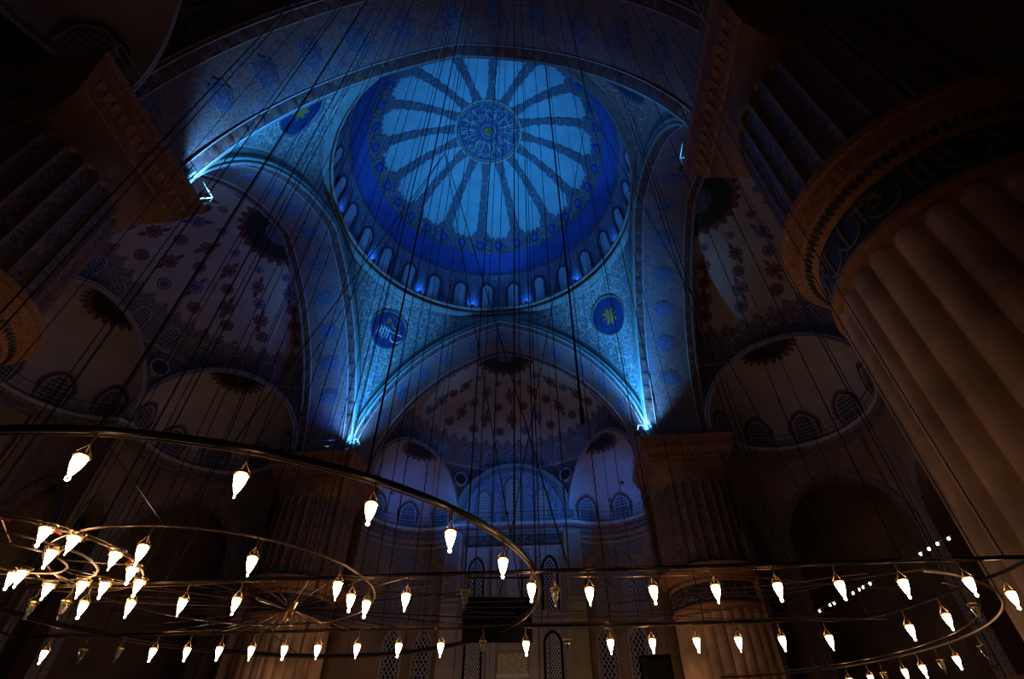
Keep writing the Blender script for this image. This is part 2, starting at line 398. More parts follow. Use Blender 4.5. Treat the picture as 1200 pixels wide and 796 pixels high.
# ribs
def rib_w(t): 
    x = (t - 38) / (76 - 38)
    base = .27 * cos(radians(t)) / cos(radians(38)) + .10
    return base + .12 * abs(sin(x * 7.5 * pi)) * (1 - .35 * x) + (.35 * max(0, (t - 66) / 10) ** 2) + .5 * max(0, (41 - t) / 3) ** 2 * .5
g = MB(); ts = lin(37, 77, 60)
def m_rib(x, t, d): 
    a = x / (RD * cos(radians(t))); return m_domep(a, t, d)
g.grid(lambda x, t: m_rib(x * rib_w(t), t, .07), [-1, -.5, 0, .5, 1], ts)
for s_ in (-1, 1): g.strip([m_rib(s_ * rib_w(t), t, .07) for t in ts], [m_rib(s_ * (rib_w(t) + .02), t, -.02) for t in ts])
rib = g.build('rib', 'rib', dome); rib.rotation_euler.z = pi / 16
for k in range(1, 16): inst(rib, dome, pi / 16 + k * pi / 8)
# crown medallion
def m_crown(u, v, d):           # flat-ish polar plane at the crown
    r = hypot(u, v); t = math.acos(min(1, r / RD)); return (u, v, ZD + HD * sin(t) - d)
g = MB(); fan(g, m_crown, rosette2(3.02, 16, .0, 64), .06); med = g.build('crown_medallion', 'roundel', dome); med['label'] = 'cobalt disc covered with pale gold calligraphy'
g = MB()
for R0, R1 in ((3.0, 3.1), (2.78, 2.82), (.62, .67)): g.band(m_crown, rosette2(R1, 1, 0, 64), rosette2(R0, 1, 0, 64), 0, .15, closed=True)
g.build('medallion_rim', 'palegold', med)
g = MB(); fan(g, m_crown, rosette2(.42, 12, .06, 36), .16); g.lathe([(.38, ZD + HD - .16), (.32, ZD + HD - .3), (.2, ZD + HD - .36), (.16, ZD + HD - .6), (.05, ZD + HD - .66)], 16); g.build('gilt_boss', 'gold', med)
g = MB()
m_sc = lambda u, v, d: m_crown((.86 + v) * sin(u), (.86 + v) * cos(u), .07 + d)
R = random.Random(5)
m_s2 = lambda u, v, d: m_sc(-u, v, d)
for k in range(14):
    a = k * 2 * pi / 14 + R.uniform(-.08, .08)
    squiggle(g, m_s2, [(a + R.uniform(-.03, .03) + .03 * sin(5 * t), .1 + 1.5 * t) for t in lin(0, 1, 7)], .022, .04)
for row_, (r0, h_) in enumerate(((.25, .8), (1.0, .85))):
    m_r = lambda u, v, d: m_sc(-u / (1.35 + row_ * .75), v, d)
    script_line(g, m_r, 0, 2 * pi * (1.35 + row_ * .75) - .3, r0, h_, .027, .04, 31 + row_)
g.build('calligraphy', 'palegold', med)
# ring cornice below the windows
prof = [(12.05, 36.1), (11.78, 36.2), (11.62, 36.3), (11.6, 36.42), (11.72, 36.5), (11.68, 36.58), (11.5, 36.68), (11.42, 36.8), (11.42, 36.95), (11.55, 37.02), (11.95, 37.02)]
MB().lathe(prof, 128, mi=[0, 0, 1, 1, 0, 0, 1, 1, 1, 1]).build('ring_cornice', ['pend_plain', 'stone'], dome)
# windows
wm = lambda u, v, d: m_dome(u, v + .25, d)
g = MB(); wframe(g, wm, .62, 3.0, 2.3, .12, d1=.10, mi=0); wframe(g, wm, .54, 2.9, 2.28, .07, d1=.07, mi=1)
win = g.build('window', ['frame_dark', 'domepane'], dome)
g = MB(); pane(g, wm, .55, 2.92, 2.28, d=.03); pn = g.build('pane', 'domepane', win)
pn2 = None
NW = 28
win.rotation_euler.z = pi / NW
for k in range(1, NW): copy_tree(win, dome).rotation_euler.z = pi / NW + k * 2 * pi / NW
g = MB()
fan(g, lambda u, v, d: m_dome(u, v + 1.6, d), [(.3 * x, 1.2 * y) for x, y in rosette2(1, 4, .16, 24)], .04)
fp = g.build('tile_panel', 'iznik', dome)
for k in range(1, NW): inst(fp, dome, k * 2 * pi / NW)

# ------------------------------------------------------------------ pendentives
RH1, KP = 36.3, 2.1
RF = 16.2
ZT = arch_z(A_, RF)
def pend_r(ph, z):              # ph: plan angle from the corner diagonal (-45..45 deg)
    f = pi / 4 - abs(ph); x = A_ * math.tan(f); rho1 = A_ / cos(f)
    z1 = max(arch_z(min(x, A_), RF), ZT)
    s = max(0, min(1, (z - z1) / (RH1 - z1))); return 12.0 + (rho1 - 12.0) * (1 - s ** KP), z1
def m_pp(ph, s, d=0):
    f = pi / 4 - abs(ph); x = min(A_ * math.tan(f), A_)
    z1 = max(arch_z(x, RF), ZT); z = z1 + (RH1 - z1) * s
    r, _ = pend_r(ph, z); r -= d
    return (r * cos(pi / 4 + ph), r * sin(pi / 4 + ph), z)
def m_pend(zc):
    def f(u, v, d):
        z = zc + v * .9; r, _ = pend_r(0, z); ph = -u / r; r, _ = pend_r(ph, z); r -= d
        return (r * cos(pi / 4 + ph), r * sin(pi / 4 + ph), z)
    return f
Q = pi / 4
g = MB().grid(lambda a, s: m_pp(a, s), lin(-Q, Q, 48), lin(0, 1, 20))
pend = g.build('pendentive', 'pend')
pm = m_pend(33.3)
g = MB(); fan(g, pm, rosette2(1.62, 1, 0, 48), .05); rd = g.build('roundel', 'roundel', pend); rd['label'] = 'cobalt blue disc with a gold motif'
g = MB(); g.band(pm, rosette2(1.78, 1, 0, 48), rosette2(1.62, 1, 0, 48), 0, .08, closed=True); g.build('roundel_rim', 'pend_plain', rd)
g = MB(); medal(g, pm, .62, d=.07, k=8, amp=.25, mis=(0, 0, 0)); star = g.build('gold_motif', 'gold', rd)
# plain margins and pale lines
g = MB()
for sg in (-1, 1):
    e = [sg * x for x in lin(.04, Q - .02, 24)]
    wd = lambda a: .06 + .10 * abs(a) / Q
    g.strip([m_pp(a, 0, .03) for a in e], [m_pp(a, wd(a) + .02, .03) for a in e])
g.build('plain_margin', 'pend_plain', pend)
g = MB()
for sg in (-1, 1):
    e = [sg * x for x in lin(.05, Q * .62, 20)]
    wd = lambda a: .09 + .13 * abs(a) / Q
    g.strip([m_pp(a, wd(a), .05) for a in e], [m_pp(a, wd(a) + .012, .05) for a in e])
    g.strip([m_pp(a, wd(a) + .03, .05) for a in e], [m_pp(a, wd(a) + .036, .05) for a in e])
g.strip([m_pp(a, .955, .05) for a in lin(-Q * .62, Q * .62, 30)], [m_pp(a, .965, .05) for a in lin(-Q * .62, Q * .62, 30)])
g.build('painted_line', 'line', pend)
PL = {0: 'far right pendentive with a blue disc and gold star, beside the brightest right arch foot',
      1: 'far left pendentive with pale script on its dark blue disc',
      2: 'near left pendentive with a slanting dark disc above the left arch',
      3: 'near right pendentive, dimmest of the four, half hidden by the near arch'}
for k in range(4):
    p_ = pend if k == 0 else copy_tree(pend, None, drop=(lambda c: c.name.startswith('gold_motif')) if k == 1 else None)
    p_.rotation_euler.z = k * pi / 2
    tag(p_, PL[k], 'pendentive', 'pendentives under the dome', 'structure')
    if k == 1:
        rdc = [c for c in p_.children if c.name.startswith('roundel')][0]
        g = MB(); script_line(g, lambda u, v, d: pm(u, v, d + .05), -.9, .75, -.9, 1.2, .06, .04, 3)
        g.build('script', 'line', rdc)
        g = MB(); script_line(g, lambda u, v, d: pm(u, v, d + .05), -.35, .35, .3, 1.0, .07, .04, 8)
        g.build('gold_script', 'gold', rdc)

# ------------------------------------------------------------------ the four main arches
def m_soff(Y0=11.4):            # u = arc length fraction handled by caller; here u metres along arch from crown, v metres across the soffit
    def f(u, v, d):
        rho = 15.8 - .2 * max(0, v) / 4.6; b1 = math.acos(ARC_E / rho)
        b = b1 - abs(u) / rho; r = rho - d
        x = -ARC_E + r * cos(b); z = ARC_Z + r * sin(b)
        return (x if u >= 0 else -x, Y0 + v, z)
    return f
ms = m_soff()
L_ = 15.6 * (math.acos(ARC_E / 15.6) - math.asin((ZC - ARC_Z) / 15.6))
us = lin(-L_, L_, 80)
g = MB().grid(lambda u, v: ms(u, v, 0), us, lin(0, 4.6, 6))
P0 = arch_pts(15.6); P2 = arch_pts(19.5)
g.strip([(x, 16.0, z) for x, z in P0], [(x, 16.0, z) for x, z in P2])                    # outer face towards the half dome
arch = g.build('main_arch', 'soffit')
# face moulding towards the dome: rounded pale roll, dark hollow
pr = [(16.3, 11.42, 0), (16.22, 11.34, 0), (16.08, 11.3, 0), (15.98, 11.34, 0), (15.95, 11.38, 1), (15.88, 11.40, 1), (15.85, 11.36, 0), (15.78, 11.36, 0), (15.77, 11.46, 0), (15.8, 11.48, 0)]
g = MB(); F_ = [arch_pts(r, 36) for r, y, c in pr]
for i in range(len(pr) - 1):
    g.strip([(x, pr[i][1], z) for x, z in F_[i]], [(x, pr[i + 1][1], z) for x, z in F_[i + 1]], pr[i][2])
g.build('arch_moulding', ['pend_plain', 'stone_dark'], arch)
for v0, v1 in ((.1, .75), (3.85, 4.4)):
    g = MB(); ul = lin(-L_, L_, 80)
    g.band(ms, [(u, v0) for u in ul], [(u, v1) for u in ul], 0, .05); b_ = g.build('rosette_border', 'soffit_border', arch)
    g = MB()
    for v in (v0, v1): g.band(ms, [(u, v - .03) for u in ul], [(u, v + .03) for u in ul], 0, .08)
    g.build('border_line', 'lilac_line', b_)
    # countable rosettes of the border
    g = MB(); medal(g, lambda u, v, d: ms(u + .55, v + (v0 + v1) / 2, d + .05), .25, k=8, amp=.12, mis=(0, 1, 0), n=20); first = None
    for k in range(-15, 15):
        g = MB(); medal(g, lambda u, v, d: ms(u + .55 + 1.08 * k, v + (v0 + v1) / 2, d + .05), .27, k=8, amp=.12, mis=(0, 1, 0), n=16)
        g.build('rosette', ['wine', 'bracket'], b_)
for k in range(-5, 6):
    g = MB(); medal(g, lambda u, v, d: ms(u + 2.75 * k, v + 2.3, d), .62, k=8, amp=.10, mis=(0, 1, 0), n=32, sv=1.25)
    g.build('medallion', ['soffit_medal', 'indigo'], arch)
AL = {'front': 'pointed blue-lit main arch in front of the mihrab half dome', 'left': 'main arch carrying the dome on the left, opening to the left half dome',
      'back': 'nearest main arch crossing the top of the view, with dark floral soffit', 'right': 'main arch on the right side, partly in deep shadow'}
for k, a in SIDES.items():
    o = arch if k == 'front' else copy_tree(arch); o.rotation_euler.z = a; tag(o, AL[k], 'arch', 'main arches', 'structure')

# ------------------------------------------------------------------ half domes with exedrae
RS, ZS0, HS = 11.4, 26.5, 8.48
T0 = math.asin((28.3 - ZS0) / HS)
def m_semi(u, v, d):            # u metres round (0 = outward), v metres up from the window sill line
    th = u / 11.1; t = T0 + v / 10.2
    r = (RS - d) * cos(t); z = ZS0 + (HS - d) * sin(t)
    return (-r * sin(th), YS + r * cos(th), z)
UE = 11.1 * pi / 2
VT = (pi / 2 - T0) * 10.2
semi = MB().grid(lambda u, v: m_semi(u, v, 0), lin(-UE, UE, 64), lin(0, VT, 26)).build('ceiling_half_dome', 'plaster')
# spandrels between the exedra arches and the sill line
CH, RE, ZE = 9.526, 5.5, 22.3
def ex_frame(phi): return (-sin(phi), cos(phi)), (-cos(phi), -sin(phi))          # outward, lateral (u to the left)
def m_ex_arch(phi, b):          # the semicircular arch edge on the chord plane
    o, l = ex_frame(phi); x = RE * sin(b)
    return (CH * o[0] + x * l[0], YS + CH * o[1] + x * l[1], ZE + RE * cos(b))
for phi in (-pi / 3, 0, pi / 3):
    g = MB()
    def sp(b, s, phi=phi):
        p0 = Vector(m_ex_arch(phi, b)); p1 = Vector(m_semi(11.1 * (phi + b / 3), 0, 0)); p = p0.lerp(p1, s)
        return p
    g.grid(sp, lin(-pi / 2, pi / 2, 36), lin(0, 1, 8)); sp_o = g.build('spandrel', 'frieze', semi)
    g = MB()
    def edge(rr, dd):
        o, l = ex_frame(phi); return [(CH * o[0] + rr * sin(b) * l[0] - dd * o[0], YS + CH * o[1] + rr * sin(b) * l[1] - dd * o[1], ZE + rr * cos(b)) for b in lin(-pi / 2, pi / 2, 36)]
    for r0, r1, dd in ((5.5, 5.62, .12), (5.72, 5.84, .10)):
        g.strip(edge(r0, -.05), edge(r0, dd)); g.strip(edge(r0, dd), edge(r1, dd)); g.strip(edge(r1, dd), edge(r1, -.1))
    g.build('arch_edge_line', 'lilac_line', sp_o)
# sill line, window frieze, serrated crest
g = MB(); ul = lin(-UE, UE, 80)
for v0, v1 in ((-.12, 0), (.1, .18)): g.band(m_semi, [(u, v0) for u in ul], [(u, v1) for u in ul], -.1, .1)
g.build('sill_line', 'lilac_line', semi)
g = MB(); g.grid(lambda u, v: m_semi(u, v, .02), ul, lin(.05, 2.55, 5))
un = [-UE + 2 * UE * i / 520 for i in range(521)]
def crest(i):
    ph = (i % 20) / 20; big = 1 - abs(2 * ph - 1); return 2.55 + .25 + .75 * big ** 1.3 + .28 * (1 - abs(2 * ((i % 5) / 5) - 1))
g.strip([m_semi(u, 2.5, .02) for u in un], [m_semi(u, crest(i), .02) for i, u in enumerate(un)])
g.build('window_frieze', 'frieze', semi)
NWS = 13
for k in range(NWS):
    u0 = 11.1 * pi * ((k + .5) / NWS - .5)
    m1 = lambda u, v, d: m_semi(u + u0, v + .3, d)
    g = MB(); wframe(g, m1, .55, 1.95, 1.35, .09, d0=0, d1=.10); wo = g.build('window', 'lilac_line', semi)
    g = MB(); pane(g, m1, .55, 1.95, 1.35, d=.05); g.build('pane', 'pane_dark', wo)
# painted medallions
rows = [(4.55, 10, .50, 0), (5.95, 9, .55, 1), (7.35, 8, .46, 0), (8.7, 7, .48, 1), (10.1, 6, .32, 2)]
for v0, n, R_, kind in rows:
    for k in range(n):
        th = pi * ((k + .5) / n - .5); 
        def m1(u, v, d, th=th, v0=v0):
            t = T0 + v0 / 10.2; sc = cos(t) * RS
            return m_semi(11.1 * (th + u / sc * 1.0), v0 + v, d)
        kk = kind if kind != 0 else (0 if k % 2 else 3)
        g = MB()
        if kk in (0, 3): medal(g, m1, R_, k=10, amp=.06, mis=(0, 1, 0), n=30)
        elif kk == 1:
            medal(g, m1, R_, k=8, amp=.16, mis=(0, 1, 0), n=32)
            for sg in (-1, 1): fan(g, m1, [(.16 * x, sg * (R_ * 1.45) + .26 * y) for x, y in rosette2(1, 3, .2, 18, pi / 2 if sg > 0 else -pi / 2)], .03, 0, (0, sg * R_ * 1.45))
        else: medal(g, m1, R_, k=8, amp=.05, mis=(0, 1, 0), n=20)
        blue = (k + int(v0)) % 4 == 0 or kk == 2
        g.build('medallion', ['indigo', 'lilac_line'] if blue else ['wine', 'wine_light'], semi)
# dark half disc at the crown against the arch, with scalloped rim
def m_cr(u, v, d):
    r = hypot(u, v); t = math.acos(min(1, r / RS)); return (u, YS + v, ZS0 + (HS - d) * sin(t))
def halfring(r0, r1, d, n=40, k=0, amp=0): 
    A = [((r1 + amp * abs(sin(k * b))) * cos(b), (r1 + amp * abs(sin(k * b))) * sin(b)) for b in lin(0, pi, n)]
    B = [(r0 * cos(b), r0 * sin(b)) for b in lin(0, pi, n)]; return A, B
g = MB(); A, B = halfring(1.05, 2.4, 0); g.band(m_cr, A, B, 0, .06, 0); A, B = halfring(2.4, 2.6, 0, 80, 12, .45); g.band(m_cr, A, B, 0, .05, 1); A, B = halfring(.02, 1.05, 0); g.band(m_cr, A, B, 0, .04, 2)
g.build('crown_half_medallion', ['black_green', 'wine', 'soffit_medal'], semi)
for sg in (-1, 1):
    th = sg * pi / 6
    o = (-sin(th), cos(th)); l = (-cos(th), -sin(th))
    mr = lambda u, v, d: ((10.72 - d) * o[0] + u * l[0], YS + (10.72 - d) * o[1] + u * l[1], 26.55 + v)
    g = MB(); fan(g, mr, rosette2(.58, 1, 0, 32), .1, 0); g.band(mr, rosette2(.7, 1, 0, 32), rosette2(.58, 1, 0, 32), -.6, .14, 1, closed=True)
    g.build('small_roundel', ['black_green', 'lilac_line'], semi)
SL = {'front': 'shaded half dome with medallions straight ahead above the mihrab', 'left': 'half dome on the left with dotted red medallions and arched windows',
      'back': 'half dome overhead behind the nearest arch', 'right': 'half dome on the right beside the big fluted pier'}
for k, a in SIDES.items():
    o = semi if k == 'front' else copy_tree(semi); o.rotation_euler.z = a; tag(o, SL[k], 'half dome', 'half domes', 'structure')

# exedra prototype (phi = 0), local to the chord centre; placed by matrix
def m_ex(u, v, d):              # u metres round (0 = outward), v metres up the meridian
    th = u / RE; t = v / RE; r = (RE - d) * cos(t); return (-r * sin(th), r * cos(th), ZE + (RE - d) * sin(t))
ex = MB().grid(lambda u, v: m_ex(u, v, 0), lin(-RE * pi / 2, RE * pi / 2, 40), lin(0, RE * pi / 2, 18))
ex.grid(lambda u, v: m_ex(u, 0, 0)[:2] + (v,), lin(-RE * pi / 2, RE * pi / 2, 40), [21.7, ZE])
ex = ex.build('ceiling_exedra', 'plaster')
for k in range(5):
    u0 = RE * pi * ((k + .5) / 5 - .5)
    m1 = lambda u, v, d: m_ex(u + u0, v - .1, d)
    g = MB(); wframe(g, m1, .72, 2.0, 1.2, .10, d1=.10, mi=0)
    A = arch2(.82, 2.1, 1.2, 24); B = []
    for i, (x, y) in enumerate(A):
        L = hypot(x, y - .9) or 1; e = .20 + .22 * (i % 2); B.append((x + x / L * e, y + (y - .9) / L * e if y > .3 else y))
    g.band(m1, B, A, 0, .04, 1); wo = g.build('window', ['lilac_line', 'wine'], ex)
    g = MB(); pane(g, m1, .72, 2.0, 1.2, d=.03); g.build('pane', 'pane_dark', wo)
def m_ec(u, v, d):
    r = hypot(u, v); t = math.acos(min(1, r / RE)); return (u, v, ZE + (RE - d) * sin(t))
g = MB(); A, B = halfring(.03, 1.55, 0); g.band(m_ec, A, B, 0, .05, 0); A, B = halfring(1.55, 1.7, 0, 90, 11, .42); g.band(m_ec, A, B, 0, .04, 1)
A, B = halfring(.02, .5, 0); g.band(m_ec, A, B, 0, .08, 2)
g.build('crown_half_medallion', ['black_green', 'wine', 'indigo'], ex)
g = MB(); ul = lin(-RE * pi / 2, RE * pi / 2, 60)
g.band(m_ex, [(u, -.35) for u in ul], [(u, -.15) for u in ul], -.05, .08); g.build('base_moulding', 'frieze', ex)
EXL = {('left', -1): 'exedra in the left half dome, farther one beside the blue arch foot', ('left', 0): 'middle exedra of the left half dome with a dark crown disc', ('left', 1): 'exedra of the left half dome hidden behind the near left pier',
       ('right', 1): 'exedra of the right half dome showing left of the fluted pier', ('right', 0): 'middle exedra of the right half dome behind the fluted pier', ('right', -1): 'exedra of the right half dome nearest the viewer',
       ('front', 1): 'blue-lit exedra left of the mihrab windows', ('front', -1): 'blue-lit exedra right of the mihrab windows',
       ('back', 1): 'exedra overhead at the back, right of the viewer', ('back', 0): 'exedra overhead at the back, behind the viewer', ('back', -1): 'exedra overhead at the back, left of the viewer, at top left'}
first = True
for (sd, i), lab in EXL.items():
    o = ex if first else copy_tree(ex); first = False
    a = SIDES[sd]; phi = i * pi / 3
    lx, ly = -CH * sin(phi), YS + CH * cos(phi)
    o.location = (lx * cos(a) - ly * sin(a), lx * sin(a) + ly * cos(a), 0); o.rotation_euler.z = a + phi
    tag(o, lab, 'exedra', 'exedrae', 'structure')

# ------------------------------------------------------------------ lower walls on the clover-leaf plan
def m_cyl(phi):                 # exedra wall of the front side: u metres along the arc, v = height, d inward
    o, l = ex_frame(phi); cx, cy = CH * o[0], YS + CH * o[1]
    def f(u, v, d):
        b = u / RE; r = RE - d; return (cx + r * (cos(b) * o[0] + sin(b) * l[0]), cy + r * (cos(b) * o[1] + sin(b) * l[1]), v)
    return f
def m_flat(y): return lambda u, v, d: (u, y - d, v)
def arched_wall(mb, m, u0, u1, z0, z1, ops, mi=0, depth=1.2, nstep=.35):
    us = set(lin(u0, u1, max(2, int((u1 - u0) / nstep))))
    for (c, w_, zb, zs, za) in ops: us |= set(lin(c - w_, c + w_, 24))
    us = sorted(us)
    def span(u):
        for (c, w_, zb, zs, za) in ops:
            if c - w_ - 1e-6 <= u <= c + w_ + 1e-6: return (c, w_, zb, zs, za)
    for a, b in zip(us[:-1], us[1:]):
        op = span((a + b) / 2)
        if op is None: mb.add([m(a, z0, 0), m(b, z0, 0), m(b, z1, 0), m(a, z1, 0)], [(0, 1, 2, 3)], mi)
        else:
            c, w_, zb, zs, za = op; ta, tb = zb + arch_top(a - c, w_, za - zb, zs - zb), zb + arch_top(b - c, w_, za - zb, zs - zb)
            mb.add([m(a, ta, 0), m(b, tb, 0), m(b, z1, 0), m(a, z1, 0)], [(0, 1, 2, 3)], mi)
            if zb > z0: mb.add([m(a, z0, 0), m(b, z0, 0), m(b, zb, 0), m(a, zb, 0)], [(0, 1, 2, 3)], mi)
    for (c, w_, zb, zs, za) in ops:
        o2 = shift(arch2(w_, za - zb, zs - zb, 12), c, zb)
        mb.strip([m(x, y, 0) for x, y in o2], [m(x, y, -depth) for x, y in o2], mi)
def arch_trim(mb, m, c, w_, zb, zs, za, fw, d, mi=0):
    mb.band(m, shift(arch2(w_ + fw, za - zb + fw, zs - zb, 14), c, zb), shift(arch2(w_, za - zb, zs - zb, 14), c, zb), 0, d, mi)
HU = RE * pi / 2
def ledge_path(flat=False):               # whole clover-leaf path of the front side, as list of (fn, u) samples
    out = []
    for phi in (pi / 3, 0, -pi / 3):
        m = m_cyl(phi)
        if flat and phi == 0:
            mf = m_flat(YS + CH)
            for u in lin(-RE + .05, RE - .05, 26): out.append((mf, u))
        else:
            for u in lin(HU, -HU, 26): out.append((m, u))
    return out
def ledge(parent, mats=('frieze', 'stone'), flat=False):
    prof = [(-.1, 20.9), (.15, 20.95), (.2, 21.2), (.5, 21.3), (.58, 21.5), (.62, 21.76), (-.1, 21.76)]
    g = MB(); P = ledge_path(flat)
    for i in range(len(prof) - 1):
        g.strip([m(u, prof[i][1], prof[i][0]) for m, u in P], [m(u, prof[i + 1][1], prof[i + 1][0]) for m, u in P], 0 if i < 4 else 1)
    return g.build('ledge_cornice', list(mats), parent)
# side walls (built in front orientation, then turned)
def side_wall(name, a, label):
    root = None
    for i, phi in enumerate((-pi / 3, 0, pi / 3)):
        m = m_cyl(phi); g = MB()
        ops = [(0, 3.9, 6.5, 14.6, 19.2), (-6.4, 1.35, 6.5, 14.2, 17.0), (6.4, 1.35, 6.5, 14.2, 17.0)]
        arched_wall(g, m, -HU, HU, 0, 21.3, ops)
        g.strip([m(u, 6.5, -5) for u in lin(-HU, HU, 20)], [m(u, 21.3, -5) for u in lin(-HU, HU, 20)])
        part = g.build(name if root is None else 'exedra_wall', 'plaster_brown', root)
        if root is None: root = part
        for op in ops:
            g = MB(); arch_trim(g, m, *op, .42, .10); t = g.build('arch_trim', 'band_bw', root)
        for sg in (-1, 1):
            g = MB(); g.grid(lambda u, v: m(u, v, .04), lin(sg * 4.6, sg * 5.0, 2), lin(15, 19.6, 2)); g.build('tile_panel', 'wall_tile', root)
    ledge(root)
    root.rotation_euler.z = a; tag(root, label, 'wall', kind='structure'); return root
side_wall('wall_left', pi / 2, 'brown curved wall with dark arches under the left half dome')
side_wall('wall_right', -pi / 2, 'brown curved wall with tall dark arches under the right half dome')

# ---- mihrab wall (front)
yq = YS + CH
mq = m_flat(yq)
g = MB(); g.add([mq(-RE, 0, 0), mq(RE, 0, 0), mq(RE, 21.3, 0), mq(-RE, 21.3, 0)], [(0, 1, 2, 3)])
wq = g.build('wall_front', 'wall_stone', smooth=False); tag(wq, 'pale mihrab wall straight ahead with grilled windows in two rows', 'wall', kind='structure')
for phi in (-pi / 3, pi / 3):
    m = m_cyl(phi); g = MB()
    arched_wall(g, m, -HU, HU, 0, 21.3, []); ew = g.build('exedra_wall', 'plaster_brown', wq)
    sg = 1 if phi > 0 else -1
    c = -sg * 5.0          # part of the exedra wall next to the flat wall
    # blind arch with latticed tympanum, spandrel tiles and a pair of windows
    g = MB(); arch_trim(g, m, c, 2.35, 13.6, 16.0, 18.7, .5, .14); g.build('blind_arch', 'band_bw', ew)
    g = MB(); pane(g, m, 2.35, 5.1, 2.4, c, 13.6, .03, 16, 6); g.build('tympanum', 'wall_tile', ew)
    for du in (-1.1, 1.1):
        g = MB(); wframe(g, m, .6, 2.8, 2.0, .14, c + du, 13.7, 0, .14); wo = g.build('window', 'wall_stone', ew)
        g = MB(); pane(g, m, .6, 2.8, 2.0, c + du, 13.7, .04); g.build('pane', 'glass_night', wo)
        g = MB(); lattice(g, m, .6, 2.8, 2.0, c + du, 13.7, .34, .03, .09); g.build('grille', 'lilac_line', wo)
        g = MB(); wframe(g, m, .72, 5.3, 4.3, .2, c + du * 1.2, 7.6, 0, .16); wframe(g, m, .48, 5.0, 4.2, .07, c + du * 1.2, 7.6, 0, .12); wo = g.build('window', 'wall_stone', ew)
        g = MB(); pane(g, m, .72, 5.3, 4.3, c + du * 1.2, 7.6, .04); g.build('pane', 'glass_night', wo)
        g = MB(); lattice(g, m, .72, 5.3, 4.3, c + du * 1.2, 7.6, .55, .035, .09); g.build('grille', 'lilac_line', wo)
    for s2 in (-1, 1):
        g = MB(); A = [(c + s2 * 2.9, 18.2), (c + s2 * 1.6, 18.9), (c + s2 * .5, 19.35)]
        B = [(c + s2 * 2.9, 19.6), (c + s2 * 1.6, 19.6), (c + s2 * .5, 19.6)]
        g.band(m, A, B, 0, .06); g.build('spandrel_tile', 'wall_tile', ew)
    g = MB()
    for z_ in (12.95, 19.85, 20.4): g.band(m, [(u, z_) for u in lin(-HU, HU, 30)], [(u, z_ + .25) for u in lin(-HU, HU, 30)], 0, .16)
    g.build('string_course', 'wall_stone', ew)
    # pilaster on the joint between flat wall and exedra wall
    g = MB(); x = sg * -5.5
    g.box(x - .85, x + .35 if sg > 0 else x + .85, yq - .35, yq + .3, 6, 20.9) if False else g.box(x - .75, x + .75, yq - .4, yq + .2, 6, 20.9)
    pl = g.build('pilaster', 'pilaster' if x > 0 else 'wall_stone', wq)
    g = MB(); g.box(x - .5, x + .5, yq - .46, yq - .39, 15.2, 20.6); g.build('tile_strip', 'wall_tile', pl)
ledge(wq, flat=True)
for sx in (-1, 1):
    for (z0, h, hs, w_, st) in ((14.2, 4.6, 3.6, .78, .45), (6.9, 5.8, 4.9, .82, .34)):
        g = MB(); wframe(g, mq, w_, h, hs, .2, sx * 3.3, z0, 0, .16); wframe(g, mq, w_ - .3, h - .35, hs - .2, .07, sx * 3.3, z0, 0, .14); wo = g.build('window', 'wall_stone', wq)
        g = MB(); pane(g, mq, w_, h, hs, sx * 3.3, z0, .04); g.build('pane', 'glass_night', wo)
        g = MB(); lattice(g, mq, w_ - .3, h - .35, hs - .2, sx * 3.3, z0, st, .03, .1); g.build('grille', 'line' if z0 < 10 else 'lilac_line', wo)
    for z0, z1, x0, x1 in ((13.9, 19.4, 1.9, 2.25), (13.9, 19.4, 4.35, 4.65), (13.9, 19.4, .55, 1.5)):
        g = MB(); g.box(sx * x0, sx * x1, yq - .09, yq, z0, z1); g.build('tile_panel', 'wall_tile', wq)
g = MB(); g.box(-4.5, 4.5, yq - .22, yq, 19.75, 20.7); g.build('inscription_panel', 'script_band', wq)
g = MB(); script_line(g, lambda u, v, d: (u, yq - .22 - d, v), -4.3, 4.2, 19.85, .8, .05, .03, 11); g.build('inscription', 'script', wq)
g = MB(); g.box(-5, 5, yq - .3, yq, 13.1, 13.45); g.box(-5, 5, yq - .2, yq, 12.95, 13.1); g.build('string_course', 'wall_stone', wq)
# mihrab
mh = MB(); mh.box(-2.1, -1.35, yq - .5, yq, 4, 12.1); mh.box(1.35, 2.1, yq - .5, yq, 4, 12.1); mh.box(-2.1, 2.1, yq - .5, yq, 12.1, 12.7); mh.box(-1.35, 1.35, yq - .3, yq, 11.2, 12.1)
mh = mh.build('mihrab', 'wall_stone'); tag(mh, 'carved marble mihrab frame below the black hanging panel', 'mihrab')
g = MB(); g.box(-1.2, 1.2, yq - .12, yq, 9.6, 11.0); g.build('niche_panel', 'mihrab', mh); g = MB(); g.box(-1.2, 1.2, yq - .12, yq, 5, 9.3); g.build('niche_panel', 'mihrab', mh)
g = MB(); g.box(-1.3, 1.3, yq - .26, yq, 9.3, 9.6); g.build('niche_band', 'line', mh)
# blue tiled lunette above the ledge
ml = m_flat(yq)
g = MB(); hw = lin(-RE, RE, 48)
g.grid(lambda x, t: ml(x, 21.7 + t * (ZE - 21.7 + sqrt(max(0, RE * RE - x * x))), 0), hw, lin(0, 1, 8))
lu = g.build('wall_front_lunette', 'iznik'); tag(lu, 'blue-lit tiled lunette with three tall windows above the mihrab ledge', 'wall', kind='structure')
for x0, w_, h, hs in ((-2.9, .62, 3.3, 2.6), (0, .72, 4.6, 3.8), (2.9, .62, 3.3, 2.6)):
    g = MB(); wframe(g, ml, w_, h, hs, .2, x0, 21.9, 0, .14); wo = g.build('window', 'pend_plain', lu)
    g = MB(); pane(g, ml, w_, h, hs, x0, 21.9, .04); g.build('pane', 'pane_blue', wo)
    g = MB(); lattice(g, ml, w_, h, hs, x0, 21.9, .4, .03, .1); g.build('grille', 'line', wo)
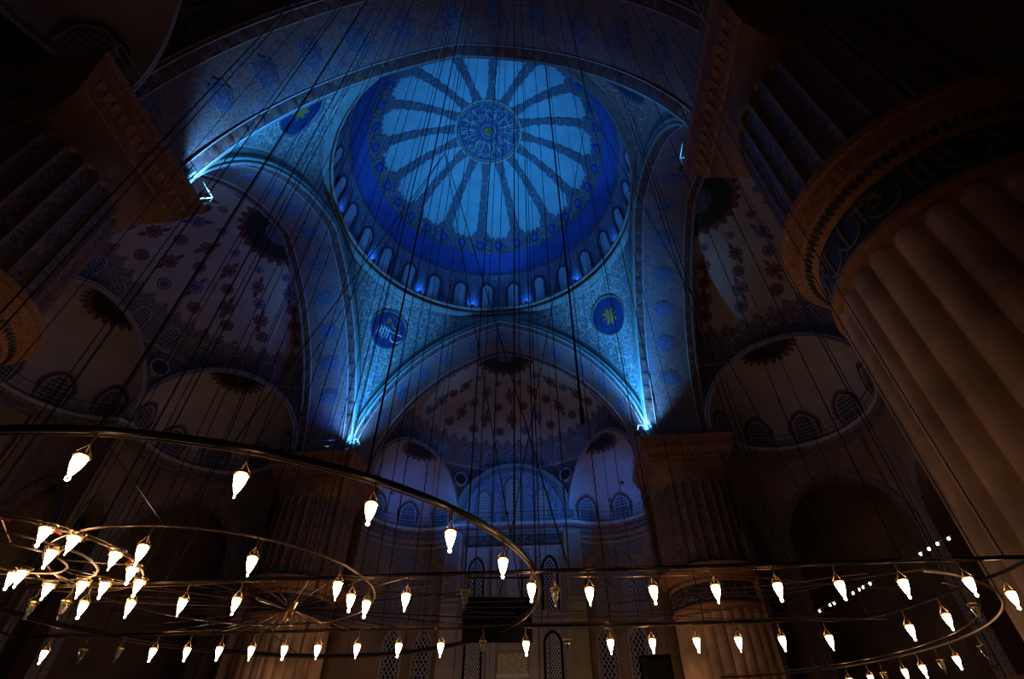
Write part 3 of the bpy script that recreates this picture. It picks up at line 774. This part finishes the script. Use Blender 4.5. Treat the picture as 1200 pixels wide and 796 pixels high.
g = MB(); o1 = [(5.45 * sin(b), ZE + 5.45 * cos(b)) for b in lin(-pi / 2, pi / 2, 40)]; o2 = [(5.0 * sin(b), ZE + 5.0 * cos(b)) for b in lin(-pi / 2, pi / 2, 40)]
g.band(ml, o1, o2, 0, .18); g.build('arch_band', 'pend_plain', lu)

# ---- railings on the ledges
def railing(a, label):
    r = empty('railing', (0, 0, 0), a); P = ledge_path(a == 0)
    for z_, rr in ((22.75, .028), (22.3, .018)):
        g = MB(); g.tube([m(u, z_, .52) for m, u in P], rr, 5); g.build('rail', 'iron', r)
    base = MB().tube([(0, 0, 21.76), (0, 0, 22.78)], .022, 5).build('post', 'iron', r)
    for i, (m, u) in enumerate(P[::3]):
        q = base if i == 0 else base.copy()
        if i: COL.objects.link(q); q.parent = r
        x, y, _ = m(u, 0, .52); q.location = (x, y, 0)
    tag(r, label, 'railing', 'ledge railings'); return r
railing(0, 'thin black iron railing along the blue-lit ledge above the mihrab')
railing(pi / 2, 'thin black iron railing along the left ledge')
railing(-pi / 2, 'thin black iron railing along the right ledge')

# ---- walls beside the near piers (rear bay), with the big side arch
for sg, nm in ((1, 'wall_back_right'), (-1, 'wall_back_left')):
    mm = lambda u, v, d: (sg * u, -17.0 - d, v)
    g = MB(); op = [(18.0, 4.3, 0, 12.9, 21.0)]
    arched_wall(g, mm, 13.0, 27, 12.95, 22.5, [(18.0, 4.3, 12.95, 12.96, 21.0)], depth=3.0); g.box(min(sg * 22.3, sg * 27), max(sg * 22.3, sg * 27), -17, -14, 0, 12.95); g.box(min(sg * 13.7, sg * 17.5), max(sg * 13.7, sg * 17.5), -16.9, -14.5, 0, 12.1); o = g.build(nm, 'plaster_brown')
    tag(o, 'dark brown wall and side arch beyond the near %s pier' % ('right' if sg > 0 else 'left'), 'wall', kind='structure')
    g = MB(); arch_trim(g, mm, 18.0, 4.3, 12.95, 12.96, 21.0, .75, .10); g.build('arch_band', 'band_bw', o)
    g = MB(); arch_trim(g, mm, 18.0, 4.3, 12.95, 12.96, 21.0, .14, .16); g.build('arch_edge', 'flute_ridge', o)
    g = MB(); A = [(13.05, z_) for z_ in lin(16.2, 20.8, 8)]; B = [(18.0 - 5.25 * (1 - ((z_ - 12.9) / 8.9) ** (1 / .6)) ** (1 / 1.55), z_) for z_ in lin(16.2, 20.8, 8)]
    g.band(mm, A, [(max(b[0], a_[0] + .02), b[1]) for a_, b in zip(A, B)], 0, .06); g.build('spandrel_tile', 'band_bw', o)
    prof = [(0, 12.0), (.12, 12.1), (.3, 12.5), (.42, 12.6), (.45, 12.95), (0, 12.95)]
    g = MB()
    for a_, b in zip(prof[:-1], prof[1:]): g.strip([mm(u, a_[1], a_[0]) for u in (13.3, 15.0, 17.6)], [mm(u, b[1], b[0]) for u in (13.3, 15.0, 17.6)], 0 if a_[1] < 12.5 else 1)
    g.build('impost', ['leafband', 'redband'], o)

# ------------------------------------------------------------------ the four great piers
NF = 28
def reed(mb, r0, z0, z1, amp, nper=8, conv=True, top=True, nz=26, mats=(0, 1)):
    """fluted drum with round-headed reeds / sunk panels"""
    n = NF * nper; seg = 2 * pi * r0 / NF
    zs_ = lin(z0, z1 - seg * .9, nz) + lin(z1 - seg * .9, z1, 14)[1:]
    def inside(fx, z):          # fx in -1..1 across a reed
        lim = z1 - .12 - (seg * .5) * (1 - sqrt(max(0, 1 - min(1, abs(fx) / .86) ** 2)))
        return abs(fx) < .86 and z < lim
    def fn(i, z):
        fx = ((i % nper) / nper) * 2 - 1; th = 2 * pi * i / n
        q = sqrt(max(0, 1 - (fx / .86) ** 2)) if inside(fx, z) else 0
        r = r0 + (amp * q if conv else -amp * (q ** .7)); return (r * cos(th), r * sin(th), z)
    mb.grid(fn, list(range(n)), zs_, lambda i, j: mats[1] if (inside((((i + .5) % nper) / nper) * 2 - 1, (zs_[j] + zs_[j + 1]) / 2)) else mats[0], closed_u=True)
PCX = 14.25
pier = MB(); reed(pier, 2.80, 0, 10.55, .11, 8, True)
pier = pier.build('pier', ['marble', 'marble'], angle=50)
g = MB().lathe([(2.78, 10.5), (2.92, 10.55), (2.98, 10.66), (2.96, 10.8), (2.86, 10.86)], 80); g.build('shaft_rim', 'leafband', pier)
g = MB().lathe([(2.84, 10.84), (2.82, 12.0)], 80); sb = g.build('script_band', 'script_band', pier)
mc = lambda u, v, d: ((2.83 + d) * cos(u / 2.83), (2.83 + d) * sin(u / 2.83), v)
mcr = lambda u, v, d: mc(-u, v, d)
g = MB(); script_line(g, mcr, 0, 17.6, 10.95, 1.0, .035, .03, 21); g.build('calligraphy', 'script', sb)
g = MB().lathe([(2.82, 11.95), (2.9, 12.0), (3.0, 12.18), (3.1, 12.3)], 80); lb = g.build('leaf_moulding', 'leafband', pier)
for k in range(100):
    th = 2 * pi * k / 100
    def ml_(u, v, d, th=th): 
        r = 2.9 + .2 * (v - 12.0) / .3 + d + .01; return (r * cos(th + u / 3), r * sin(th + u / 3), v)
    g = MB(); fan(g, ml_, [(.06 * x, 12.14 + .09 * y) for x, y in rosette2(1, 3, .25, 12, pi)], .02, 0, (0, 12.14), rim=True)
    if k == 0: lf = g.build('leaf', 'script_band', lb)
    else: inst(lf, lb, th)
g = MB().lathe([(3.1, 12.3), (3.14, 12.32), (3.15, 12.37), (3.34, 12.62), (3.36, 12.68), (3.44, 12.72), (3.46, 12.92), (3.42, 12.96), (2.9, 12.98)], 80, mi=[1, 1, 0, 1, 0, 1, 1, 1]); g.build('red_cornice', ['redband', 'leafband'], pier)
g = MB(); reed(g, 2.98, 12.95, 18.7, .13, 8, False, mats=(0, 1)); g.build('painted_shaft', ['flute_ridge', 'flute_in'], pier, angle=50)
# circle-to-square bracket zone, then stepped cornice
def sq(th, r, k, off, hs):      # blend of circle radius r (k=0) and the offset square half size hs (k=1)
    cx, cy = cos(th), sin(th); m_ = max(abs(cx), abs(cy)); s_ = hs / m_
    return (r * cx * (1 - k) + (s_ * cx + off) * k, r * cy * (1 - k) + (s_ * cy + off) * k)
OFF = -.28
g = MB(); ks = lin(0, 1, 8)
g.grid(lambda t, k: (*sq(t, 2.98, k ** 1.2, OFF, 2.75), 18.68 + 1.55 * k), lin(0, 2 * pi, 96), ks); g.build('bracket_zone', 'bracket', pier)
g = MB(); st = [(2.75, 20.2, 0), (2.86, 20.25, 0), (2.9, 20.5, 1), (3.1, 20.9, 0), (3.14, 20.95, 1), (3.2, 21.25, 0), (3.34, 21.5, 2), (3.38, 21.76, 2), (0, 21.76, 2)]
tt = [pi / 4 + k * pi / 2 for k in range(4)]
for a_, b in zip(st[:-1], st[1:]):
    A = [sq(t, 1, 1, OFF, a_[0] / 1) + (a_[1],) for t in tt]; B = [sq(t, 1, 1, OFF, max(b[0], .01)) + (b[1],) for t in tt]
    g.strip(A, B, a_[2], closed=True)
pc = g.build('pier_cornice', ['cornice_paint', 'bracket', 'leafband'], pier, smooth=False)
# hanging points of the cornice (muqarnas teeth)
g = MB().add([(-.16, 0, .34), (.16, 0, .34), (.16, .26, .34), (-.16, .26, .34), (0, .02, 0)], [(0, 1, 4), (1, 2, 4), (2, 3, 4), (3, 0, 4), (0, 3, 2, 1)])
tooth = g.build('cornice_tooth', 'leafband', pc, smooth=False); first = True
for sd in range(4):
    for k in range(14):
        q = tooth if first else tooth.copy()
        if not first: COL.objects.link(q); q.parent = pc
        first = False
        u = -2.75 + (k + .5) * 5.5 / 14; a_ = sd * pi / 2; x, y = u, 2.9
        q.location = (x * cos(a_) - y * sin(a_) + OFF, x * sin(a_) + y * cos(a_) + OFF, 20.52); q.rotation_euler.z = a_
PIL = {0: 'far right great pier with painted upper shaft, right of the mihrab', 1: 'far left great pier behind the lamp rings', 2: 'near left pier, only its red capital ring and painted top in view', 3: 'huge fluted marble pier filling the right edge'}
for k in range(4):
    o = pier if k == 0 else copy_tree(pier)
    a_ = k * pi / 2; o.location = (PCX * (cos(a_) - sin(a_)), PCX * (sin(a_) + cos(a_)), 0); o.rotation_euler.z = a_
    tag(o, PIL[k], 'pier', 'great piers', 'structure')
# railings on the pier cornices
def pier_rail(k, label):
    a_ = k * pi / 2; r = empty('cornice_railing', (PCX * (cos(a_) - sin(a_)) , PCX * (sin(a_) + cos(a_)), 21.76), a_)
    hs = 3.28; c = OFF; pts = [(c - hs, c + hs), (c - hs, c - hs), (c + hs, c - hs)]
    for z_ in (.5, .95): MB().tube([(x, y, z_) for x, y in pts], .02, 5).build('rail', 'white_paint', r)
    base = None
    for (x0, y0), (x1, y1) in zip(pts[:-1], pts[1:]):
        for t in lin(0, 1, 4)[:-1]:
            if base is None: base = q = MB().tube([(0, 0, 0), (0, 0, 1.0)], .022, 5).build('post', 'white_paint', r)
            else: q = base.copy(); COL.objects.link(q); q.parent = r
            q.location = (x0 + (x1 - x0) * t, y0 + (y1 - y0) * t, 0)
    tag(r, label, 'railing', 'pier cornice railings')
for k, l in enumerate(('white rail on the far right pier cornice', 'white rail on the far left pier cornice', 'white rail catching blue light on the near left pier cornice', 'white rail catching blue light on the near right pier cornice')): pier_rail(k, l)

# ------------------------------------------------------------------ blue floodlights (their light comes from here)
def flood(loc, aim, power, label, col=BLUE, cone=78, size=.10):
    r = empty('floodlight', loc)
    d = (Vector(aim) - Vector(loc)).normalized()
    q = d.to_track_quat('-Z', 'Y')
    def rot(mb): mb.v = [tuple(q @ Vector(p) + Vector((0, 0, .22))) for p in mb.v]; return mb
    rot(MB().box(-.13, .13, -.09, .09, -.02, .16)).build('housing', 'housing', r, smooth=False)
    rot(MB().box(-.11, .11, -.07, .07, -.03, -.022)).build('lens', 'lens', r, smooth=False)
    MB().box(-.15, -.13, -.02, .02, 0, .26).box(.13, .15, -.02, .02, 0, .26).box(-.15, .15, -.03, .03, 0, .02).build('bracket', 'iron', r, smooth=False)
    ld = bpy.data.lights.new('floodlight_beam', 'SPOT'); ld.energy = power * FLOOD; ld.color = col; ld.spot_size = radians(cone); ld.spot_blend = .9; ld.shadow_soft_size = size
    lo = bpy.data.objects.new('floodlight_beam', ld); COL.objects.link(lo); lo.parent = r
    lo.location = tuple(d * .06 + Vector((0, 0, .22))); lo.rotation_euler = q.to_euler()
    tag(r, label, 'floodlight', 'blue floodlights'); return r
flood((-10.62, -10.62, 21.78), (-5, -5, 42), 6600, 'floodlight on the near left pier cornice lighting the dome')
flood((10.62, -10.62, 21.78), (5, -5, 42), 1300, 'floodlight on the near right pier cornice under the rail')
flood((-10.5, 10.5, 21.78), (-7.5, 7.5, 42), 5600, 'floodlight at the far left arch foot left of the mihrab arch')
flood((10.5, 10.5, 21.78), (7.8, 7.8, 42), 6200, 'floodlight at the far right arch foot right of the mihrab arch')
flood((-12.8, 10.45, 21.78), (-12.6, 4, 34), 500, 'small floodlight washing the foot of the left arch', INDIGO, 120)
flood((-9.8, 18.3, 21.78), (-1, 25.5, 23), 1000, 'small floodlight on the ledge left of the mihrab windows', (0.02, 0.26, 1.0), 84)
flood((9.8, 18.3, 21.78), (1, 25.5, 23), 1100, 'small floodlight on the ledge right of the mihrab windows', (0.02, 0.26, 1.0), 84)
flood((-9.0, 21.5, 21.78), (-10.5, 24.5, 24.5), 130, 'tiny floodlight under the exedra left of the mihrab windows', (0.02, 0.2, 1.0), 120)
flood((9.0, 21.5, 21.78), (10.5, 24.5, 24.5), 150, 'tiny floodlight under the exedra right of the mihrab windows', (0.02, 0.2, 1.0), 120)
for sx, sy, pw, nm in ((-1, 1, 2300, 'far left'), (1, 1, 2600, 'far right'), (-1, -1, 2300, 'near left'), (1, -1, 120, 'near right')):
    flood((sx * 10.9, sy * 10.9, 21.78), (sx * 11.6, sy * 11.6, 33), pw, 'small floodlight tucked into the corner of the %s arch feet' % nm, (0.12, 0.52, 1.0), 96, .08)

for i, (dg, pw) in enumerate([(141.4 - 25.714 * q, 75 if q < 5 else 60) for q in range(11)]):
    a_ = radians(dg); x, y = -11.47 * sin(a_), 11.47 * cos(a_)
    flood((x, y, 37.02), (x * .97, y * .97, 41), pw, 'small blue floodlight on the dome ring ledge, %s from the left' % ORD[i], (0.015, 0.22, 1.0), 165, .06)
# ------------------------------------------------------------------ chandeliers
HR = 3.7                         # height of the lamp rings above the floor
def circ(cx, cy, r, z, n=96, a0=0, a1=2 * pi): return [(cx + r * cos(a0 + (a1 - a0) * i / n), cy + r * sin(a0 + (a1 - a0) * i / n), z) for i in range(n if a1 - a0 > 6.28 else n + 1)]
def ceil_z(x, y):
    if y < -YS: return max(24.0, ZS0 + HS * sqrt(max(0, 1 - (x * x + (y + YS) ** 2) / RS ** 2)))
    if y < -11.4: return arch_z(x, 15.75)
    return ZD + HD * sqrt(max(0, 1 - (x * x + y * y) / RD ** 2))
def cable(parent, x, y, r=.009, z0=HR, top=None):
    MB().tube([(x, y, z0), (x, y, top or ceil_z(x, y))], r, 5).build('cable', 'cable', parent)
# lamps
def lamp_proto(lit, hung):
    """origin at the suspension point; hung lamps drop on a wire, the others sit in a ring holder"""
    top = -.205 if hung else -.03
    r = empty('glass_lamp')
    G = [(.0, top - .160), (.008, top - .158), (.012, top - .148), (.019, top - .136), (.033, top - .098), (.044, top - .055), (.048, top - .018), (.048, top)]
    if not lit: G = G + [(.043, top), (.043, top - .018), (.039, top - .055), (.028, top - .098), (.012, top - .133), (0, top - .136)]
    g = MB().lathe(G, 16)
    if lit: g.lathe([(.048, top), (0, top - .005)], 16)
    cup = g.build('glass_cup', 'lit' if lit else 'clear', r)
    MB().lathe([(.048, top - .010), (.062, top - .005), (.063, top + .012), (.052, top + .016), (.047, top)], 18).build('rim', 'brass' if hung else 'stone', cup)
    MB().tube([(.013 * cos(a_), 0, top - .173 + .015 * sin(a_)) for a_ in lin(0, 2 * pi, 12)[:-1]], .006, 5, closed=True).build('tip_ring', 'lit' if lit else 'clear', cup)
    if hung:
        g = MB().tube([(0, 0, 0), (0, 0, top + .10)], .010, 6); g.build('stem', 'rod', r)
        for k in range(3):
            a_ = 2 * pi * k / 3 + .4; MB().tube([(0, 0, top + .105), (.06 * cos(a_), .06 * sin(a_), top + .01)], .0045, 4).build('wire', 'rod', r)
    else:
        MB().tube(circ(0, 0, .082, top + .03, 20), .008, 5, closed=True).build('holder_ring', 'brass', r)
        for k in range(8):
            a_ = 2 * pi * k / 8; 
        g = MB()
        for k in range(10):
            a_ = 2 * pi * k / 10; g.tube([(.08 * cos(a_), .08 * sin(a_), top + .03), (.062 * cos(a_), .062 * sin(a_), top - .04)], .004, 4)
        g.build('holder_basket', 'brass', r)
    return r
protos = {}
def lamp(x, y, lit, hung, label, group, z=HR, tilt=0):
    key = (lit, hung)
    if key not in protos: o = protos[key] = lamp_proto(lit, hung)
    else: o = copy_tree(protos[key])
    o.location = (x, y, z); o.rotation_euler = (radians(random.uniform(-2, 2)), radians(random.uniform(-2, 2)), random.uniform(0, 6))
    tag(o, label, 'lamp', group); return o
def row(pts, where, group, hung=True, z=HR, side='from the left'):
    for i, (x, y, lit) in enumerate(pts):
        lamp(x, y, lit, hung, '%s glass lamp, %s %s %s' % ('glowing' if lit else 'unlit clear', ORD[i], side, where), group, z)

# chandelier 1: two concentric rings at the left, near
c1 = empty('chandelier', (0, 0, 0)); tag(c1, 'near double ring chandelier whose thick rod sweeps in from the left edge', 'chandelier')
AX, AY, AR = .31, -15.93, 3.91
BX, BY, BR = .20, -16.20, 1.90
MB().tube(circ(AX, AY, AR, HR + .02, 128), .030, 8, closed=True).build('outer_ring', 'rod_dark', c1)
MB().tube(circ(AX, AY, AR - .005, HR - .025, 128), .009, 6, closed=True).build('conduit', 'rod', c1)
MB().tube(circ(BX, BY, BR, HR, 96), .014, 6, closed=True).build('inner_ring', 'rod', c1)
for k in range(12):
    a_ = .2 + k * pi / 6
    MB().tube([(BX + BR * cos(a_), BY + BR * sin(a_), HR), (AX + AR * cos(a_), AY + AR * sin(a_), HR + .02)], .007, 5).build('spoke', 'rod_dark', c1) if k % 3 == 0 else None
    cable(c1, AX + AR * cos(a_), AY + AR * sin(a_), .011, HR)
for k in range(6):
    a_ = .5 + k * pi / 3; cable(c1, BX + BR * cos(a_), BY + BR * sin(a_), .008, HR)
def onring(cx, cy, r, x, y):
    a_ = atan2(y - cy, x - cx); return cx + r * cos(a_), cy + r * sin(a_)
row([(*onring(AX, AY, AR, x, y), l) for x, y, l in ((1.07, -19.61, 1), (2.04, -19.24, 1), (2.94, -18.77, 1), (3.56, -18.2, 1), (4.0, -17.44, 1), (4.24, -16.6, 1))], 'along the thick outer rod', 'lamps on the outer ring')
row([(*onring(BX, BY, BR, x, y), l) for x, y, l in ((.47, -18.05, 1), (1.32, -17.6, 1), (1.85, -16.8, 1), (2.1, -16.1, 1))], 'on the thin inner ring', 'lamps on the inner ring')

# chandelier 2: long rectangular frame with bars, spokes and wires
c2 = empty('chandelier', (0, 0, 0)); tag(c2, 'long straight lamp frame stretching across the lower part of the view', 'chandelier')
X0, X1, Y0, Y1 = -4.6, 9.75, -16.39, -13.9
def wob(x0, x1, y, z, n, amp, seed):
    R = random.Random(seed); return [(x0 + (x1 - x0) * i / n, y + R.uniform(-amp, amp), z + R.uniform(-amp, amp) * .7) for i in range(n + 1)]
MB().tube(wob(X0, X1, Y0, HR, 40, .006, 1), .024, 6).build('bar', 'rod_dark', c2)
MB().tube(wob(X0, 8.5, Y1, HR, 40, .006, 2), .024, 6).build('bar', 'rod_dark', c2)
MB().tube([(X0, Y0, HR), (X0, Y1, HR)], .02, 6).build('end_bar', 'rod_dark', c2)
MB().tube([(X1, Y0, HR), (9.72, -15.9, HR), (9.5, -15.2, HR), (9.28, -14.5, HR), (9.05, -14.15, HR), (8.8, -13.97, HR), (8.5, Y1, HR)], .02, 6).build('end_bar', 'rod_dark', c2)
for k in range(7):
    y = Y0 if k % 2 else Y1
    MB().tube(wob(X0, 9.2, y + random.uniform(-.1, .1), HR + random.uniform(-.03, .06), 24, .035, 20 + k), .006, 5).build('wiring', 'rod', c2)
for k in range(9):
    y0 = random.uniform(Y0 + .1, Y1 - .1); x0 = random.uniform(2.5, 5.5); x1 = random.uniform(7, 9.3)
    R = random.Random(50 + k); sl = R.uniform(-.7, .7); pts = [(x0 + (x1 - x0) * t, y0 + sl * t + .15 * sin(5 * t + k), HR + .05 * sin(7 * t + k)) for t in lin(0, 1, 12)]
    MB().tube(pts, .006, 5).build('wiring', 'rod', c2)
HX, HY = .62, -15.07
for k in range(40):              # fan of thin rods from the hub to the frame
    a_ = 2 * pi * (k + .5) / 40; c, s = cos(a_), sin(a_)
    L = min(((Y1 - HY) / s if s > 1e-3 else 1e9), ((Y0 - HY) / s if s < -1e-3 else 1e9), 2.6 / max(abs(c), 1e-3))
    MB().tube([(HX + .1 * c, HY + .1 * s, HR + .02), (HX + L * c, HY + L * s, HR)], .006, 5).build('spoke', 'rod_dark' if k % 3 else 'rod', c2)
for k in range(26):              # second fan of wires further along both ways
    a_ = 2 * pi * (k + .5) / 26; c, s = cos(a_), sin(a_)
    px, py = HX + 3.4 * c, HY + 1.22 * s
    MB().tube([(HX + 1.0 * c, HY + .55 * s, HR + .03), (px, py, HR)], .005, 4).build('wire', 'rod', c2)
hub = MB().lathe([(0, HR - .16), (.025, HR - .15), (.035, HR - .1), (.02, HR - .06), (.05, HR - .03), (.05, HR + .02), (.02, HR + .06), (.015, HR + .2), (0, HR + .2)], 14, (HX, HY)).build('hub', 'brass', c2)
for k in range(4):
    a_ = pi / 4 + k * pi / 2 + .15
    g = MB(); c, s = cos(a_), sin(a_); g.tube([(HX + .09 * c, HY + .09 * s, HR), (HX + .36 * c, HY + .75 * s, HR - .01)], [.010, .020], 6); g.build('hub_arm', 'brass', hub)
for x in (-4.2, -3.1, -2.0, -.9, .4, 1.6, 2.9, 4.15, 5.2, 6.6, 7.9, 9.0):
    cable(c2, x, Y1, .010); cable(c2, x + .45, Y0, .008)
J = Vector((1.7, -15.1, 16.5)); cable(c2, J.x, J.y, .016, J.z)
for x, y in ((-2.6, Y1), (3.9, Y1), (-.9, Y0), (4.6, Y0)): MB().tube([(x, y, HR), J], .010, 5).build('bridle_cable', 'cable', c2)
J2 = Vector((6.3, -15.0, 19.0)); cable(c2, J2.x, J2.y, .014, J2.z)
for x, y in ((3.4, Y1), (9.0, Y1)): MB().tube([(x, y, HR), J2], .009, 5).build('bridle_cable', 'cable', c2)
row([(-.80, Y0 + .02, 1), (-.12, Y0 + .02, 1), (.57, Y0 + .02, 1), (1.98, Y0 + .02, 1), (2.66, Y0 + .02, 1), (3.37, Y0 + .02, 0), (4.42, Y0 + .02, 0), (4.82, Y0, 1), (5.54, Y0, 1), (6.24, Y0, 1), (6.92, Y0, 1), (7.58, Y0, 1), (8.26, Y0, 1), (8.93, Y0, 1)], 'on the upper straight bar', 'lamps on the upper bar')
row([(x, Y1, l) for x, l in ((-3.95, 1), (-3.3, 0), (-2.66, 0), (-2.08, 1), (-1.52, 1), (-.98, 1), (-.45, 1), (.09, 1), (.63, 1), (1.27, 1), (1.93, 1), (2.58, 1), (3.24, 0), (3.89, 1), (4.52, 0), (5.17, 1), (5.79, 1), (6.43, 1), (7.04, 1), (7.66, 1), (8.32, 1))], 'on the lowest lamp row', 'lamps on the lower bar')
row([(9.215, -14.40, 1), (9.42, -14.95, 1), (9.55, -15.35, 0), (9.70, -15.85, 1)], 'on the slanting bar by the fluted pier', 'lamps on the end bar')

# chandelier 3: small ring with lamps in basket holders at the left edge
c3 = empty('chandelier', (0, 0, 0)); tag(c3, 'small crowded ring chandelier with basket lamps at the left edge', 'chandelier')
KX, KY, KR = -1.62, -17.38, 1.28
for rr, zz, th in ((KR, HR, .014), (KR - .06, HR + .05, .009), (.80, HR, .016), (.5, HR - .02, .012)):
    MB().tube(circ(KX, KY, rr, zz, 64), th, 6, closed=True).build('ring', 'rod', c3)
for k in range(10):
    a_ = .3 + k * 2 * pi / 10; MB().tube([(KX + .5 * cos(a_), KY + .5 * sin(a_), HR), (KX + (KR) * cos(a_), KY + KR * sin(a_), HR)], .010, 6).build('arm', 'rod', c3)
for k in range(5):
    a_ = .9 + k * 2 * pi / 5; MB().tube(circ(KX + .65 * cos(a_), KY + .65 * sin(a_), .16, HR - .01, 16, 0, 5.0), .008, 5).build('scroll', 'rod', c3)
for k in range(4): cable(c3, KX + KR * cos(k * pi / 2 + .5), KY + KR * sin(k * pi / 2 + .5), .007)
for x, y in ((-.62, -18.0), (-.9, -18.35), (-.42, -17.1)): MB().tube([(x - .03, y - .03, HR + .01), (x + .03, y + .03, HR)], .02, 6).build('tape', 'red_tape', c3)
K1 = [(-1.95, -16.98), (-1.78, -17.05), (-1.84, -16.56), (-1.36, -16.6), (-1.1, -16.56), (-.95, -17.62), (-.55, -18.2), (-.62, -16.6), (-.42, -17.04), (-.42, -17.97), (-.3, -17.5)]
K1.sort(key=lambda q: (q[0] - CAM[0]) / (q[1] - CAM[1]))
row([(x, y, 1) for x, y in K1], 'in the basket ring at the left edge', 'lamps of the small ring', hung=False, z=HR - .01)
row([(-2.12, -16.38, 0), (-1.66, -16.38, 0), (-1.42, -16.38, 1)], 'of three dangling under the basket ring', 'lamps under the small ring', z=HR)

# chandelier 4: ring at lower right in front of the pier
c4 = empty('chandelier', (0, 0, 0)); tag(c4, 'arc-shaped chandelier curving out of the lower right corner before the pier', 'chandelier')
RX, RY, RR = 7.48, -12.85, 3.45
MB().tube(circ(RX, RY, RR, HR, 60, -1.2, 1.5), .022, 6).build('ring', 'rod', c4)
MB().tube(circ(RX, RY, RR - .25, HR + .01, 60, -1.0, 1.5), .007, 5).build('conduit', 'rod', c4)
for k in range(6): cable(c4, RX + RR * cos(k * .5 - 1.1), RY + RR * sin(k * .5 - 1.1), .009)
row([(*onring(RX, RY, RR, x, y), l) for x, y, l in ((9.8, -10.5, 1), (10.05, -10.8, 1), (10.2, -11.0, 0), (10.37, -11.35, 1), (10.53, -11.64, 1), (10.7, -12.0, 0), (10.87, -12.3, 1), (10.95, -13.0, 0))], 'on the ring at the lower right corner', 'lamps on the right ring')

# chandelier 5: the great ring under the dome, unseen below the view, added to light the far walls
c5 = empty('chandelier', (0, 0, 0)); tag(c5, 'great triple ring chandelier added low under the dome to light the far walls', 'chandelier')
cp = MB().lathe([(.0, -.4), (.02, -.38), (.045, -.32), (.06, -.25), (.06, -.2)], 10).lathe([(.06, -.2), (0, -.2)], 10).build('glass_cup', 'lit_boosted', c5)
first = True
for rr, n in ((9.5, 40), (7.0, 30), (4.2, 18)):
    MB().tube(circ(0, 5.5, rr, HR, 80), .02, 5, closed=True).build('ring', 'rod_dark', c5)
    for k in range(n):
        q = cp if first else cp.copy()
        if not first: COL.objects.link(q); q.parent = c5
        first = False
        q.location = (rr * cos(2 * pi * k / n), 5.5 + rr * sin(2 * pi * k / n), HR)
for k in range(12): MB().tube([(0, 5.5, HR), (9.5 * cos(k * pi / 6), 5.5 + 9.5 * sin(k * pi / 6), HR)], .012, 5).build('spoke', 'rod_dark', c5)
for k in range(14): cable(c5, 9.5 * cos(.2 + k * pi / 7), 5.5 + 9.5 * sin(.2 + k * pi / 7) if hypot(9.5 * cos(.2 + k * pi / 7), 5.5 + 9.5 * sin(.2 + k * pi / 7)) < 11 else 5.5 + 4 * sin(.2 + k * pi / 7), .014)
# single thick cable with weight in front of the dome
t = empty('hanging_cable', (5.45, -8.2, 0)); tag(t, 'thick dark cable with a slim weight hanging before the right of the dome', 'cable')
MB().tube([(0, 0, 11.6), (0, 0, ceil_z(5.45, -8.2))], .045, 6).build('cable', 'cable', t)
MB().lathe([(0, 10.9), (.07, 11.0), (.085, 11.5), (.05, 11.7), (0, 11.75)], 10).build('weight', 'iron', t)

# string of small bulbs on the far right gallery
t = empty('light_string', (0, 0, 0)); tag(t, 'string of tiny bulbs along the gallery left of the fluted pier', 'light string')
pp = [(18.65, -2.6), (18.35, -.9), (17.9, 2.6), (17.6, 4.2), (17.3, 5.6), (17.0, 7.4)]
MB().tube([(x, y, 9.05) for x, y in pp], .02, 5).build('wire', 'cable', t)
for x, y in ((18.61, -2.45), (18.46, -1.96), (18.40, -1.45), (18.34, -.92), (17.88, 2.64), (17.77, 3.11), (17.73, 3.47), (17.66, 3.96), (17.38, 5.54), (17.28, 5.81), (17.13, 6.82)):
    MB().lathe([(0, 8.93), (.035, 8.94), (.048, 8.98), (.035, 9.02), (0, 9.05)], 8, (x, y)).build('bulb', 'lit', t)

# black hanging panel and loudspeaker
t = empty('display_screen', (3.42, -13.6, 3.9)); t.rotation_euler.z = radians(4); tag(t, 'black rectangular panel hanging in the middle under the lamp bars', 'panel')
MB().box(-.56, .56, -.06, .06, -.34, .30).build('screen_case', 'black', t, smooth=False)
MB().box(-.53, .53, -.066, -.06, -.31, .27).build('screen_face', 'black', t, smooth=False)
for x in (-.4, .4): MB().box(x - .015, x + .015, -.02, .02, .3, .62).build('strap', 'iron', t, smooth=False)
MB().tube([(-.55, 0, .62), (.55, 0, .62)], .02, 6).build('hanger_bar', 'iron', t); cable(t, -.4, 0, .01, .6, 26); cable(t, .4, 0, .01, .6, 26)
t = empty('loudspeaker', (7.95, 1.6, 0)); t.rotation_euler.z = radians(-8); tag(t, 'black loudspeaker box on a pole at the lower edge right of the mihrab', 'loudspeaker')
MB().box(-.62, .62, -.4, .4, 4.6, 6.15).build('cabinet', 'black', t, smooth=False)
MB().box(-.55, .55, -.43, -.4, 4.68, 6.05).build('grille', 'iron', t, smooth=False)
MB().lathe([(0, 0), (.5, 0), (.5, .04), (.06, .08), (.05, 4.6), (0, 4.6)], 16).build('pole', 'iron', t)
